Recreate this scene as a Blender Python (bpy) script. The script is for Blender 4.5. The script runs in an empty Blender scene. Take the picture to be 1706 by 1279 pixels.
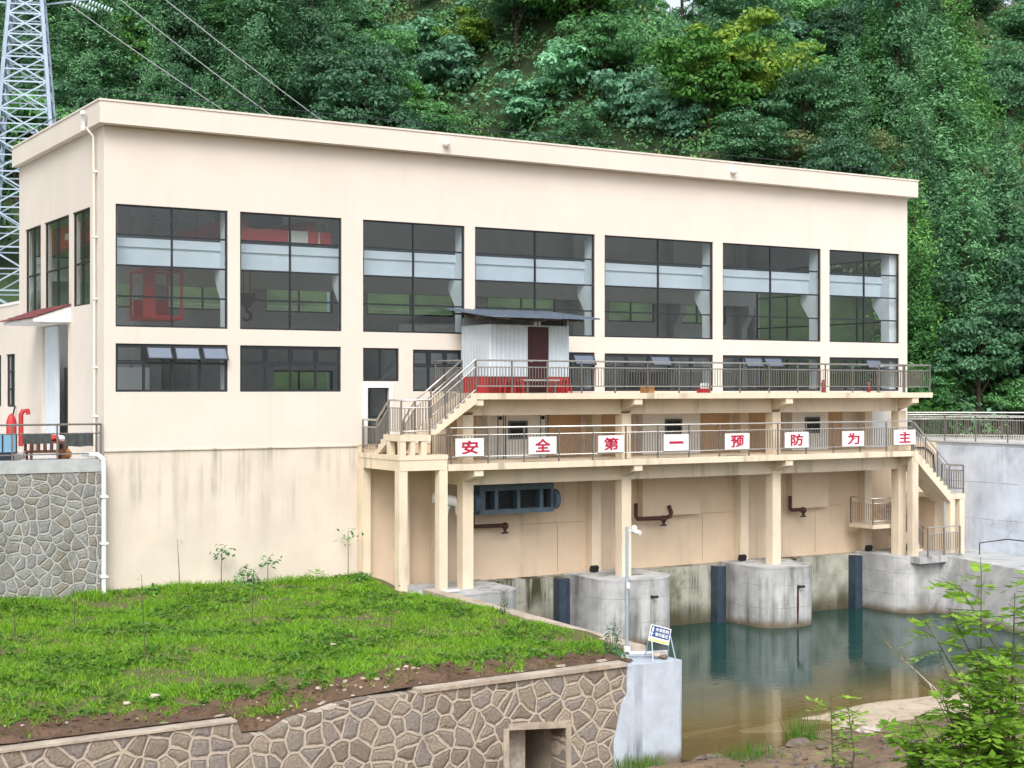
import bpy, bmesh, math, random
import numpy as np
from mathutils import Vector, Matrix
R = math.radians
S = bpy.context.scene
COL = S.collection
random.seed(7); rng = np.random.default_rng(7)

# ------------------------------------------------------------------ camera, sky, sun, exposure
cam_d = bpy.data.cameras.new('camera'); cam = bpy.data.objects.new('camera', cam_d); COL.objects.link(cam)
cam.location = (-13.413, -45.705, 1.855)
cam.rotation_euler = (R(90), 0, -math.atan2(0.52101, 0.85355))
cam_d.sensor_width = 36; cam_d.lens = 36 * 2530 / 1706; cam_d.shift_y = 8.5 / 1706
cam_d.clip_start = .1; cam_d.clip_end = 2000
S.camera = cam
SUN_EL, SUN_AZ = 48, 212          # azimuth measured from +Y towards +X (sun stands behind the camera, high)
w = bpy.data.worlds.new('World'); S.world = w; w.use_nodes = True
nt = w.node_tree; nt.nodes.clear()
sky = nt.nodes.new('ShaderNodeTexSky'); sky.sky_type = 'NISHITA'; sky.sun_disc = False
sky.sun_elevation = R(SUN_EL); sky.sun_rotation = R(SUN_AZ); sky.air_density = 1.2; sky.dust_density = 4
hs = nt.nodes.new('ShaderNodeHueSaturation'); hs.inputs['Saturation'].default_value = .42
bg = nt.nodes.new('ShaderNodeBackground'); bg.inputs['Strength'].default_value = .15
wo = nt.nodes.new('ShaderNodeOutputWorld')
nt.links.new(sky.outputs[0], hs.inputs['Color']); nt.links.new(hs.outputs[0], bg.inputs[0]); nt.links.new(bg.outputs[0], wo.inputs[0])
sl = bpy.data.lights.new('sun', 'SUN'); sl.energy = 1.1; sl.angle = R(35); sl.color = (1, .965, .92)
so = bpy.data.objects.new('sun', sl); COL.objects.link(so)
sd = Vector((math.sin(R(SUN_AZ)) * math.cos(R(SUN_EL)), math.cos(R(SUN_AZ)) * math.cos(R(SUN_EL)), math.sin(R(SUN_EL))))
so.rotation_euler = sd.to_track_quat('Z', 'Y').to_euler()
S.view_settings.view_transform = 'Standard'; S.view_settings.look = 'None'
S.view_settings.exposure = 0.74; S.view_settings.gamma = 1
S.render.engine = 'CYCLES'
S.cycles.use_denoising = True
S.cycles.max_bounces = 7; S.cycles.transparent_max_bounces = 14; S.cycles.caustics_reflective = False; S.cycles.caustics_refractive = False
S.cycles.sample_clamp_indirect = 6

# ------------------------------------------------------------------ materials
class NT:
    def __init__(s, m): s.t = m.node_tree
    def n(s, typ, **kw):
        x = s.t.nodes.new('ShaderNode' + typ)
        for k, v in kw.items(): setattr(x, k, v)
        return x
    def l(s, a, b): s.t.links.new(a, b)
    def math(s, op, a, b=0.0, c=None):
        x = s.n('Math', operation=op)
        for i, v in enumerate((a, b, c)):
            if v is None: continue
            if isinstance(v, (int, float)): x.inputs[i].default_value = v
            else: s.l(v, x.inputs[i])
        return x.outputs[0]
    def ramp(s, f, lo, hi, a=0.0, b=1.0):
        x = s.n('MapRange', interpolation_type='SMOOTHSTEP')
        s.l(f, x.inputs[0])
        for i, v in enumerate((lo, hi, a, b)): x.inputs[1 + i].default_value = v
        return x.outputs[0]
    def mix(s, f, a, b, mode='MIX'):
        x = s.n('Mix', data_type='RGBA', blend_type=mode)
        if isinstance(f, (int, float)): x.inputs[0].default_value = f
        else: s.l(f, x.inputs[0])
        for i, v in ((6, a), (7, b)):
            if isinstance(v, tuple): x.inputs[i].default_value = (*v[:3], 1)
            else: s.l(v, x.inputs[i])
        return x.outputs[2]
    def pos(s): return s.n('NewGeometry').outputs['Position']
    def map(s, v, sc):
        x = s.n('Mapping'); s.l(v, x.inputs[0]); x.inputs['Scale'].default_value = sc; return x.outputs[0]
    def noise(s, v, sc, det=4, rough=.6):
        x = s.n('TexNoise'); s.l(v, x.inputs['Vector']); x.inputs['Scale'].default_value = sc
        x.inputs['Detail'].default_value = det; x.inputs['Roughness'].default_value = rough; return x.outputs[0]
    def bump(s, h, st, dist=.02):
        x = s.n('Bump'); x.inputs['Strength'].default_value = st; x.inputs['Distance'].default_value = dist
        s.l(h, x.inputs['Height']); return x.outputs[0]

def newmat(name):
    m = bpy.data.materials.new(name); m.use_nodes = True
    t = NT(m); b = m.node_tree.nodes['Principled BSDF']; return m, t, b

def mk(name, base, rough=.8, var=.12, scale=1.5, bump=.15, bscale=25, metal=0., streak=None, samt=.5, srange=(.52, .72), blotch=None, bamt=.5, spec=.4, wl=None, zg=None, seam=None):
    m, t, b = newmat(name); p = t.pos()
    n1 = t.noise(p, scale, 5)
    dk = tuple(c * (1 - var) for c in base); lt = tuple(min(1, c * (1 + var)) for c in base)
    c = t.mix(t.ramp(n1, .3, .7), dk, lt)
    if blotch:
        f = t.math('MULTIPLY', t.ramp(t.noise(p, scale * .45, 6, .7), .5, .68), bamt); c = t.mix(f, c, blotch)
    if streak:
        s1 = t.noise(t.map(p, (1.6, 1.6, .09)), 1.0, 6, .68)
        s2 = t.noise(p, .35, 3)
        f = t.math('MULTIPLY', t.math('MULTIPLY', t.ramp(s1, *srange), t.ramp(s2, .38, .6)), samt)
        if zg: sz = t.n('SeparateXYZ'); t.l(p, sz.inputs[0]); f = t.math('MULTIPLY', f, t.ramp(sz.outputs[2], zg[0], zg[1], .12, 1.))
        c = t.mix(f, c, streak)
    if seam:                                          # formwork lines every `seam` metres
        sz = t.n('SeparateXYZ'); t.l(p, sz.inputs[0]); fr = t.math('FRACT', t.math('ADD', t.math('DIVIDE', t.math('ADD', sz.outputs[2], t.math('MULTIPLY', n1, .05)), seam), 10.3))
        c = t.mix(t.math('MULTIPLY', t.ramp(t.math('ABSOLUTE', t.math('SUBTRACT', fr, .5)), .484, .496), t.ramp(t.noise(p, 1.1, 3), .35, .6, .1, .6)), c, (.12, .115, .10))
    if wl:                                            # (z level, fade height, colour): a tide mark
        sp = t.n('SeparateXYZ'); t.l(p, sp.inputs[0])
        z = t.math('ADD', sp.outputs[2], t.math('MULTIPLY', t.math('SUBTRACT', n1, .5), .35))
        c = t.mix(t.ramp(z, wl[0], wl[0] + wl[1], .9, 0.), c, wl[2])
    t.l(c, b.inputs['Base Color']); b.inputs['Roughness'].default_value = rough; b.inputs['Metallic'].default_value = metal
    b.inputs['Specular IOR Level'].default_value = spec
    if bump: t.l(t.bump(t.noise(p, bscale, 5), bump), b.inputs['Normal'])
    return m

M = {}
M['plaster'] = mk('plaster', (.68, .618, .556), .9, .03, .5, .12, 40, streak=(.46, .41, .35), samt=.16)
M['plinth'] = mk('plinth_plaster', (.655, .585, .505), .9, .07, .45, .12, 40, streak=(.30, .27, .24), samt=.85, srange=(.46, .66), zg=(-3.4, -.1))
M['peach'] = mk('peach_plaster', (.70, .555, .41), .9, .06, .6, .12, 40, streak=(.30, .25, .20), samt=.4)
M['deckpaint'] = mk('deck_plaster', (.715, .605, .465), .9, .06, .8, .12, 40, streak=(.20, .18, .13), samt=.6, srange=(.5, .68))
M['ochre'] = mk('ochre_shade_and_joint', (.54, .37, .23), .9, .06, .8, .1, 40)  # ochre tone for the painted wall shade and the joint strips
M['white'] = mk('white_paint', (.80, .80, .79), .7, .04, 2, .05)
M['trim'] = mk('window_reveal_paint', (.8, .73, .64), .85, .04, 2, .05)
M['conc'] = mk('pale_concrete', (.425, .43, .435), .9, .2, 1.3, .35, 18, streak=(.13, .13, .12), samt=.85, srange=(.47, .64), blotch=(.66, .66, .65), bamt=.4, wl=(-6.95, .38, (.13, .095, .05)), seam=.85)
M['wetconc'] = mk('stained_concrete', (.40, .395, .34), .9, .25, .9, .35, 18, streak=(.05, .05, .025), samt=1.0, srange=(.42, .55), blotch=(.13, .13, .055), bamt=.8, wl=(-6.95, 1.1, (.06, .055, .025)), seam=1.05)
M['blueconc'] = mk('blue_grey_concrete', (.55, .62, .72), .9, .13, .8, .3, 18, streak=(.70, .74, .80), samt=.75, srange=(.46, .64), blotch=(.25, .28, .31), bamt=.55, seam=1.5)
M['rendered'] = mk('rendered_concrete', (.46, .52, .60), .9, .12, 1.4, .3, 14, streak=(.10, .10, .11), samt=.8, srange=(.52, .66), blotch=(.16, .18, .21), bamt=.9, wl=(-6.98, .35, (.15, .12, .08)))
M['cap'] = mk('cap_concrete', (.42, .44, .45), .9, .12, 2, .25, 20, blotch=(.2, .22, .22), bamt=.5)
M['kerb'] = mk('earthy_concrete', (.42, .36, .29), .95, .18, 2, .4, 14, blotch=(.24, .17, .12), bamt=.7)
M['frame'] = mk('dark_aluminium', (.022, .026, .032), .45, .1, 3, 0)
M['steel'] = mk('stainless_steel', (.58, .56, .53), .38, .08, 6, 0, metal=.85)
M['railpost'] = mk('dull_steel', (.25, .235, .215), .45, .12, 6, 0, metal=.7)
M['galv'] = mk('galvanised_steel', (.36, .45, .55), .5, .1, 3, 0, metal=.3)
M['bluesteel'] = mk('painted_blue_steel', (.075, .115, .15), .5, .15, 3, .05, blotch=(.10, .09, .08))
M['guide'] = mk('navy_gate_steel', (.035, .055, .08), .5, .2, 3, .1)
M['darksteel'] = mk('dark_steel', (.02, .028, .036), .5, .2, 3, .1)
M['rust'] = mk('brown_pipe_paint', (.07, .025, .02), .5, .25, 4, .1)
M['darkred'] = mk('dull_red', (.20, .02, .02), .5, .1, 4, .03)
M['red'] = mk('red_paint', (.42, .03, .03), .5, .1, 4, .03)
M['board'] = mk('weathered_white_board', (.78, .78, .77), .6, .05, 3, .03, streak=(.45, .43, .40), samt=.5, blotch=(.62, .60, .57), bamt=.35)
M['crimson'] = mk('crimson_lettering', (.42, .008, .05), .6, .05, 4, 0)
M['cream'] = mk('cream_panel', (.62, .62, .58), .6, .1, 3, .03)
M['pvc'] = mk('white_pvc', (.74, .75, .76), .45, .05, 3, 0)
M['door'] = mk('maroon_door', (.05, .012, .014), .45, .15, 4, .05)
M['beam'] = mk('pale_blue_beam', (.66, .74, .84), .7, .05, 1, 0)
M['inner'] = mk('inside_wall', (.62, .64, .65), .9, .06, 1, 0)
M['innercol'] = mk('inside_column', (.74, .80, .85), .85, .05, 1, 0)
M['ceil'] = mk('ceiling', (.42, .43, .44), .9, .06, 1, 0)
M['floor'] = mk('inside_floor', (.30, .31, .31), .6, .1, 1, 0)
M['black'] = mk('black_rubber', (.012, .013, .014), .6, .1, 3, 0)
M['mat'] = mk('dark_mat', (.06, .07, .07), .8, .3, 6, .2)
M['bluepaint'] = mk('blue_bin', (.22, .42, .62), .5, .1, 3, 0)
M['navy'] = mk('navy_sign', (.01, .045, .16), .5, .08, 4, 0)
M['lime'] = mk('lime_band', (.45, .60, .16), .5, .08, 4, 0)
M['tile'] = mk('red_tile', (.22, .07, .075), .7, .25, 5, .3)
M['wood'] = mk('brown_wood', (.13, .05, .03), .7, .2, 5, .2)
M['sack'] = mk('pale_sack', (.60, .55, .52), .9, .2, 6, .3)
M['orangebox'] = mk('cardboard', (.42, .2, .07), .9, .1, 5, .1)
M['hutroof'] = mk('blue_grey_sheet', (.15, .19, .25), .45, .12, 2, .05, metal=.2)
M['soffit'] = mk('rust_soffit', (.16, .13, .11), .8, .2, 2, .1)
M['hutwall'] = mk('corrugated_white_sheet', (.60, .68, .74), .5, .05, 1, 0, streak=(.4, .44, .46), samt=.4)
M['road'] = mk('pale_road_concrete', (.52, .52, .50), .9, .1, 1, .2)
M['bark'] = mk('bark', (.055, .042, .03), .95, .3, 5, .5, 12)
M['twig'] = mk('green_stem', (.09, .11, .04), .8, .2, 5, 0)
M['rockpale'] = mk('pale_rock', (.45, .40, .34), .95, .25, 5, .6, 12)
M['rockdark'] = mk('dark_rock', (.13, .105, .085), .95, .35, 5, .6, 12)
M['wire'] = mk('cable_aluminium', (.42, .46, .47), .5, .05, 3, 0)
M['insul'] = mk('glass_insulator', (.42, .58, .56), .2, .05, 3, 0)

def mat_stone(name, sc, cols, mortar, rnd=1.0):
    m, t, b = newmat(name); p = t.pos()
    sp = t.n('SeparateXYZ'); t.l(p, sp.inputs[0]); cb = t.n('CombineXYZ'); t.l(sp.outputs[0], cb.inputs[0]); t.l(sp.outputs[2], cb.inputs[1])
    nz = t.n('TexNoise'); t.l(p, nz.inputs['Vector']); nz.inputs['Scale'].default_value = sc * 1.3; nz.inputs['Detail'].default_value = 3
    sub = t.n('VectorMath', operation='SUBTRACT'); t.l(nz.outputs['Color'], sub.inputs[0]); sub.inputs[1].default_value = (.5, .5, .5)
    scl = t.n('VectorMath', operation='SCALE'); t.l(sub.outputs[0], scl.inputs[0]); scl.inputs['Scale'].default_value = .34 / sc
    add = t.n('VectorMath', operation='ADD'); t.l(cb.outputs[0], add.inputs[0]); t.l(scl.outputs[0], add.inputs[1])
    def vor(feat):
        v = t.n('TexVoronoi', voronoi_dimensions='2D', feature=feat); t.l(add.outputs[0], v.inputs['Vector']); v.inputs['Scale'].default_value = sc
        v.inputs['Randomness'].default_value = rnd; return v
    ve, vc = vor('DISTANCE_TO_EDGE'), vor('F1')
    wob = t.math('MULTIPLY', t.math('SUBTRACT', t.noise(p, sc * 2.6, 5, .7), .5), .16)
    d = t.math('ADD', ve.outputs['Distance'], wob)
    stone = t.ramp(d, .055, .085)
    cs = t.n('SeparateColor'); t.l(vc.outputs['Color'], cs.inputs[0])
    c = t.mix(cs.outputs[0], cols[0], cols[1]); c = t.mix(t.ramp(cs.outputs[1], .55, .9), c, cols[2])
    c = t.mix(t.ramp(t.noise(p, sc * 7, 5, .7), .35, .75, .55, 0.), c, tuple(x * .35 for x in cols[0]))
    grime = t.ramp(t.noise(p, .55, 5, .65), .55, .72, 0., .55)
    c = t.mix(stone, mortar, c); c = t.mix(grime, c, (.055, .06, .035))
    t.l(c, b.inputs['Base Color']); b.inputs['Roughness'].default_value = .92
    h = t.math('ADD', t.math('MULTIPLY', t.math('SUBTRACT', 1.0, t.ramp(d, .045, .10)), .75), t.math('MULTIPLY', t.ramp(d, .07, .24), .8))
    h = t.math('ADD', h, t.math('MULTIPLY', t.noise(p, sc * 6, 6, .7), .8))
    t.l(t.bump(h, .8, .04), b.inputs['Normal'])
    return m
M['stone_grey'] = mat_stone('grey_rubble_masonry', 3.0, ((.26, .265, .255), (.37, .37, .355), (.31, .285, .24)), (.42, .42, .39))
M['stone_tan'] = mat_stone('tan_rubble_masonry', 2.5, ((.24, .195, .155), (.44, .37, .29), (.32, .285, .26)), (.46, .395, .315))

def mat_leaf(name, dark, light, transl=.35, rough=.5, drift=None):
    m, t, b = newmat(name); g = t.n('NewGeometry'); oi = t.n('ObjectInfo')
    c = t.mix(g.outputs['Random Per Island'], dark, light)
    if drift:
        p = t.pos(); c = t.mix(t.ramp(t.noise(p, .55, 5, .7), .5, .7, 0, .6), c, drift[0]); c = t.mix(t.ramp(t.noise(p, 1.7, 4, .7), .56, .7, 0, .6), c, drift[1])
    hsv = t.n('HueSaturation'); t.l(c, hsv.inputs['Color'])
    t.l(t.ramp(oi.outputs['Random'], 0, 1, .7, 1.3), hsv.inputs['Value'])
    t.l(t.ramp(oi.outputs['Random'], 0, 1, .512, .488), hsv.inputs['Hue'])
    t.l(hsv.outputs[0], b.inputs['Base Color']); b.inputs['Roughness'].default_value = rough; b.inputs['Specular IOR Level'].default_value = .3
    tr = t.n('BsdfTranslucent'); t.l(hsv.outputs[0], tr.inputs[0]); mx = t.n('MixShader'); mx.inputs[0].default_value = transl
    out = m.node_tree.nodes['Material Output']; t.l(b.outputs[0], mx.inputs[1]); t.l(tr.outputs[0], mx.inputs[2]); t.l(mx.outputs[0], out.inputs[0])
    return m
LEAF = dict(
    dark=mat_leaf('dark_leaves', (.034, .100, .052), (.125, .295, .145)),
    mid=mat_leaf('mid_leaves', (.050, .160, .058), (.180, .435, .150)),
    bright=mat_leaf('bright_leaves', (0.066, 0.209, 0.033), (0.187, 0.418, 0.077)),
    pale=mat_leaf('pale_leaves', (.080, .235, .120), (.28, .58, .36)),
    yellow=mat_leaf('yellow_leaves', (.095, .20, .025), (.25, .40, .06)),
    olive=mat_leaf('olive_leaves', (.085, .125, .055), (.25, .31, .13)),
    conifer=mat_leaf('conifer_needles', (.040, .125, .060), (.155, .350, .160), .25),
    cypress=mat_leaf('cypress_needles', (.045, .150, .045), (.16, .40, .10), .3),
    bush=mat_leaf('foreground_leaves', (.16, .34, .02), (.44, .68, .09), .45),
    grass=mat_leaf('lawn_blades', (.075, .22, .012), (.25, .50, .04), .4, drift=((.27, .36, .06), (.10, .17, .03))),
    straw=mat_leaf('straw_blades', (0.340, 0.280, 0.140), (0.580, 0.500, 0.300), .4),
    weed=mat_leaf('weed_leaves', (.09, .22, .025), (.26, .46, .06), .4))

def mat_glass(name, tint, refl, rough=.012):
    m = bpy.data.materials.new(name); m.use_nodes = True; t = NT(m); m.node_tree.nodes.clear()
    tr = t.n('BsdfTransparent'); tr.inputs[0].default_value = (*tint, 1)
    gl = t.n('BsdfGlossy'); gl.inputs['Roughness'].default_value = rough; gl.inputs['Color'].default_value = (.86, .92, .98, 1)
    lw = t.n('LayerWeight'); lw.inputs[0].default_value = .5
    f = t.math('ADD', refl, t.math('MULTIPLY', t.math('POWER', lw.outputs['Facing'], 5.0), 1 - refl))
    wav = t.n('TexNoise'); t.l(t.pos(), wav.inputs['Vector']); wav.inputs['Scale'].default_value = 1.1
    t.l(t.bump(wav.outputs[0], .06, .02), gl.inputs['Normal'])
    mx = t.n('MixShader'); t.l(f, mx.inputs[0]); t.l(tr.outputs[0], mx.inputs[1]); t.l(gl.outputs[0], mx.inputs[2])
    o = t.n('OutputMaterial'); t.l(mx.outputs[0], o.inputs[0]); return m
M['glass'] = mat_glass('tinted_glass', (.92, .945, .95), .045)
M['sashglass'] = mat_glass('coated_sash_glass', (.5, .58, .68), .42)

def mat_water():
    m = bpy.data.materials.new('river_water'); m.use_nodes = True; t = NT(m); m.node_tree.nodes.clear()
    tr = t.n('BsdfTransparent'); tr.inputs[0].default_value = (.86, .88, .74, 1)
    df = t.n('BsdfDiffuse')
    gl = t.n('BsdfGlossy'); gl.inputs['Roughness'].default_value = .03
    fr = t.n('Fresnel'); fr.inputs[0].default_value = 1.33
    nz = t.noise(t.map(t.pos(), (1.0, 2.2, 1)), 1.6, 3)
    bp = t.bump(nz, .10, .05); t.l(bp, gl.inputs['Normal']); t.l(bp, fr.inputs['Normal'])
    sp = t.n('SeparateXYZ'); t.l(t.pos(), sp.inputs[0])
    wy = t.math('ADD', sp.outputs[1], t.math('MULTIPLY', t.noise(t.pos(), .35, 3), 2.0))
    t.l(t.mix(t.ramp(wy, -15.2, -9.5), (.27, .20, .05), (.016, .075, .066)), df.inputs[0])      # silty shallows with the tan wall's reflection painted in ochre, green deep water
    murk = t.ramp(sp.outputs[1], -16.9, -12.5, .22, .66)       # the bed drops away from the bank: deeper water is murkier
    body = t.n('MixShader'); t.l(murk, body.inputs[0]); t.l(tr.outputs[0], body.inputs[1]); t.l(df.outputs[0], body.inputs[2])
    mx = t.n('MixShader'); t.l(fr.outputs[0], mx.inputs[0]); t.l(body.outputs[0], mx.inputs[1]); t.l(gl.outputs[0], mx.inputs[2])
    o = t.n('OutputMaterial'); t.l(mx.outputs[0], o.inputs[0]); return m
M['water'] = mat_water()

def mat_ground(name, cols, sc=1.2, bump=.8):
    m, t, b = newmat(name); p = t.pos()
    c = t.mix(t.ramp(t.noise(p, sc, 6, .65), .35, .65), cols[0], cols[1])
    c = t.mix(t.ramp(t.noise(p, sc * 5, 5, .7), .5, .68, 0, .8), c, cols[2])
    t.l(c, b.inputs['Base Color']); b.inputs['Roughness'].default_value = .95
    t.l(t.bump(t.noise(p, sc * 9, 6, .7), bump, .08), b.inputs['Normal']); return m
M['soil'] = mat_ground('red_brown_soil', ((.10, .058, .034), (.17, .105, .065), (.05, .032, .02)), 1.5)
M['lawnsoil'] = mat_ground('grassy_soil', ((.10, .13, .03), (.13, .11, .05), (.12, .075, .04)), 1.1)
M['bank'] = mat_ground('river_bank_earth', ((.15, .10, .06), (.27, .19, .115), (.08, .065, .04)), .8)
M['sand'] = mat_ground('wet_sand', ((.40, .33, .245), (.50, .43, .335), (.27, .21, .15)), .6, .3)
M['forestfloor'] = mat_ground('forest_floor', ((.022, .045, .016), (.05, .09, .03), (.04, .04, .02)), .5)

# ------------------------------------------------------------------ mesh helpers
class MB:
    def __init__(s): s.v = []; s.f = []; s.sm = []
    def add(s, vs, fs, smooth=False):
        o = len(s.v); s.v += [tuple(map(float, q)) for q in vs]
        s.f += [tuple(i + o for i in f) for f in fs]; s.sm += [smooth] * len(fs); return s
    def box(s, x0, x1, y0, y1, z0, z1):
        vs = [(x, y, z) for z in (z0, z1) for y in (y0, y1) for x in (x0, x1)]
        return s.add(vs, [(0, 2, 3, 1), (4, 5, 7, 6), (0, 1, 5, 4), (2, 6, 7, 3), (0, 4, 6, 2), (1, 3, 7, 5)])
    def obox(s, c, ax, ay, az):                      # centre + three half vectors
        c, ax, ay, az = map(Vector, (c, ax, ay, az))
        vs = [c + ax * i + ay * j + az * k for k in (-1, 1) for j in (-1, 1) for i in (-1, 1)]
        return s.add(vs, [(0, 2, 3, 1), (4, 5, 7, 6), (0, 1, 5, 4), (2, 6, 7, 3), (0, 4, 6, 2), (1, 3, 7, 5)])
    def bar(s, a, b, w, h=None):                     # square bar between two points
        a, b = Vector(a), Vector(b); d = b - a
        if d.length < 1e-6: return s
        d2 = d.normalized(); up = Vector((0, 0, 1)) if abs(d2.z) < .95 else Vector((0, 1, 0))
        x = d2.cross(up).normalized(); y = x.cross(d2)
        return s.obox((a + b) / 2, d / 2, x * w / 2, y * (h or w) / 2)
    def tube(s, pts, r, n=8, cap=True):
        pts = [Vector(p) for p in pts]; rs = r if isinstance(r, (list, tuple)) else [r] * len(pts)
        vs = []; fs = []; px = None
        for i, p in enumerate(pts):
            d = ((pts[min(i + 1, len(pts) - 1)] - p).normalized() + (p - pts[max(i - 1, 0)]).normalized()).normalized()
            if px is None:
                up = Vector((0, 0, 1)) if abs(d.z) < .9 else Vector((1, 0, 0)); px = d.cross(up).normalized()
            else: px = (px - d * px.dot(d)).normalized()
            py = d.cross(px)
            vs += [p + (px * math.cos(a) + py * math.sin(a)) * rs[i] for a in [2 * math.pi * k / n for k in range(n)]]
        for i in range(len(pts) - 1):
            for k in range(n): fs.append((i * n + k, i * n + (k + 1) % n, (i + 1) * n + (k + 1) % n, (i + 1) * n + k))
        s.add(vs, fs, True)
        if cap:
            e = (len(pts) - 1) * n
            s.add([vs[k] for k in range(n)], [tuple(reversed(range(n)))]); s.add([vs[e + k] for k in range(n)], [tuple(range(n))])
        return s
    def prism(s, poly, axis, a, b):                  # polygon in the two other axes, extruded along axis
        def P(q, t):
            return {'x': (t, q[0], q[1]), 'y': (q[0], t, q[1]), 'z': (q[0], q[1], t)}[axis]
        n = len(poly); vs = [P(q, a) for q in poly] + [P(q, b) for q in poly]
        return s.add(vs, [tuple(range(n)), tuple(reversed(range(n, 2 * n)))] + [(i, i + n, (i + 1) % n + n, (i + 1) % n) for i in range(n)])
    def ball(s, c, r, n=8, sq=(1, 1, 1), jit=0, seed=0):
        rr = random.Random(seed); vs = []; fs = []
        for i in range(1, n):
            for k in range(2 * n):
                th = math.pi * i / n; ph = math.pi * k / n; q = r * (1 + jit * (rr.random() - .5))
                vs.append((c[0] + q * sq[0] * math.sin(th) * math.cos(ph), c[1] + q * sq[1] * math.sin(th) * math.sin(ph), c[2] + q * sq[2] * math.cos(th)))
        m = 2 * n; t = len(vs); vs += [(c[0], c[1], c[2] + r * sq[2]), (c[0], c[1], c[2] - r * sq[2])]
        for i in range(n - 2):
            for k in range(m): fs.append((i * m + k, (i + 1) * m + k, (i + 1) * m + (k + 1) % m, i * m + (k + 1) % m))
        for k in range(m): fs.append((t, k, (k + 1) % m)); fs.append((t + 1, (n - 2) * m + (k + 1) % m, (n - 2) * m + k))
        return s.add(vs, fs, jit == 0)
    def build(s, name, mat, parent=None):
        me = bpy.data.meshes.new(name); me.from_pydata(s.v, [], s.f); me.polygons.foreach_set('use_smooth', s.sm)
        bm = bmesh.new(); bm.from_mesh(me); bmesh.ops.recalc_face_normals(bm, faces=bm.faces); bm.to_mesh(me); bm.free()
        return link(name, me, mat, parent)
def link(name, me, mat, parent=None):
    if mat is not None: me.materials.append(M[mat] if isinstance(mat, str) else mat)
    o = bpy.data.objects.new(name, me); COL.objects.link(o)
    if parent is not None:
        o.parent = parent
        pl = parent; off = Vector((0, 0, 0))
        while pl: off += pl.location; pl = pl.parent
        o.location = -off if not parent.get('_local') else (0, 0, 0)
    return o
def tag(o, label=None, cat=None, group=None, kind=None):
    for k, v in (('label', label), ('category', cat), ('group', group), ('kind', kind)):
        if v: o[k] = v
    return o
def thing(name, label, cat, loc=(0, 0, 0), group=None):
    o = bpy.data.objects.new(name, None); COL.objects.link(o); o.location = loc; o.empty_display_size = .2
    return tag(o, label, cat, group)
def struct(o): o['kind'] = 'structure'; return o
def B(*a): return MB().box(*a)

def wall_mesh(plane, c0, c1, u0, u1, z0, z1, holes):
    """wall with rectangular openings; plane 'y' runs along x, 'x' runs along y; c0..c1 is its thickness"""
    us = sorted({u0, u1, *[h[0] for h in holes], *[h[1] for h in holes]}); zs = sorted({z0, z1, *[h[2] for h in holes], *[h[3] for h in holes]})
    solid = lambda i, j: 0 <= i < len(us) - 1 and 0 <= j < len(zs) - 1 and not any(h[0] - 1e-6 <= us[i] and us[i + 1] <= h[1] + 1e-6 and h[2] - 1e-6 <= zs[j] and zs[j + 1] <= h[3] + 1e-6 for h in holes)
    m = MB(); P = (lambda u, c, z: (u, c, z)) if plane == 'y' else (lambda u, c, z: (c, u, z))
    for i in range(len(us) - 1):
        for j in range(len(zs) - 1):
            if not solid(i, j): continue
            a, b, e, f = us[i], us[i + 1], zs[j], zs[j + 1]
            for c in (c0, c1): m.add([P(a, c, e), P(b, c, e), P(b, c, f), P(a, c, f)], [(0, 1, 2, 3)])
            for k, (di, dj, q) in enumerate(((-1, 0, ((a, e), (a, f))), (1, 0, ((b, e), (b, f))), (0, -1, ((a, e), (b, e))), (0, 1, ((a, f), (b, f))))):
                if not solid(i + di, j + dj):
                    (p1, p2) = q; m.add([P(p1[0], c0, p1[1]), P(p2[0], c0, p2[1]), P(p2[0], c1, p2[1]), P(p1[0], c1, p1[1])], [(0, 1, 2, 3)])
    return m

# ------------------------------------------------------------------ terrain
def sstep(a, b, x): t = np.clip((x - a) / (b - a), 0, 1); return t * t * (3 - 2 * t)
def dip(x, y): return 5.2 * np.exp(-(((x + 13.4) * .797 - (y + 45.7) * .614 + 1.0) / 4.2) ** 2) * sstep(33, 39, y)      # a saddle in the ridge
def hill(x, y):
    yb = 17.5 - 15 * sstep(34, 43, x)
    d = np.maximum(0, y - yb)
    h = .78 * d + 1.2 * np.sin(x * .11 + 1) * np.sin(y * .13) * sstep(2, 14, d) + .6 * np.sin(x * .31) * sstep(2, 10, d)
    top = 33 + 1.5 * np.sin(x * .09) - dip(x, y)
    return np.where(h > top, top - .14 * (h - top), h)
def bed(x, y):
    ys = [-200, -60, -45, -20, -17.9, -17.3, -14.6, -11.5, 1]; zs = [-1.5, -1.5, -1.6, -6.55, -6.72, -6.93, -6.99, -8.3, -8.4]
    b = np.interp(y, ys, zs)
    deep = np.clip((13 - x) / 3, 0, 1) * np.clip((y + 18) / 1.0, 0, 1) * np.clip((-13 - y) / 2, 0, 1)
    return b - .25 * deep
def ground_z(x, y):
    x = np.asarray(x, float); y = np.asarray(y, float)
    up = (y > .6) | (x > 36.2)
    n = .05 * np.sin(x * 3.1 + y) * np.sin(y * 2.7 - x * .6) + .03 * np.sin(x * 7.3) * np.sin(y * 6.1)
    return np.where(up, -.5 + hill(x, y), bed(x, y) + np.where(y < -17.5, n * 1.6, 0))
def grid_mesh(name, xs, ys, fn, mat):
    X, Y = np.meshgrid(xs, ys); Z = fn(X, Y)
    v = np.stack([X, Y, Z], -1).reshape(-1, 3); nx, ny = len(xs), len(ys)
    i = (np.arange(ny - 1)[:, None] * nx + np.arange(nx - 1)[None, :]).reshape(-1)
    f = np.stack([i, i + 1, i + nx + 1, i + nx], -1)
    me = fast_mesh(name, v, f); me.polygons.foreach_set('use_smooth', [True] * len(f)); return link(name, me, mat)
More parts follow.
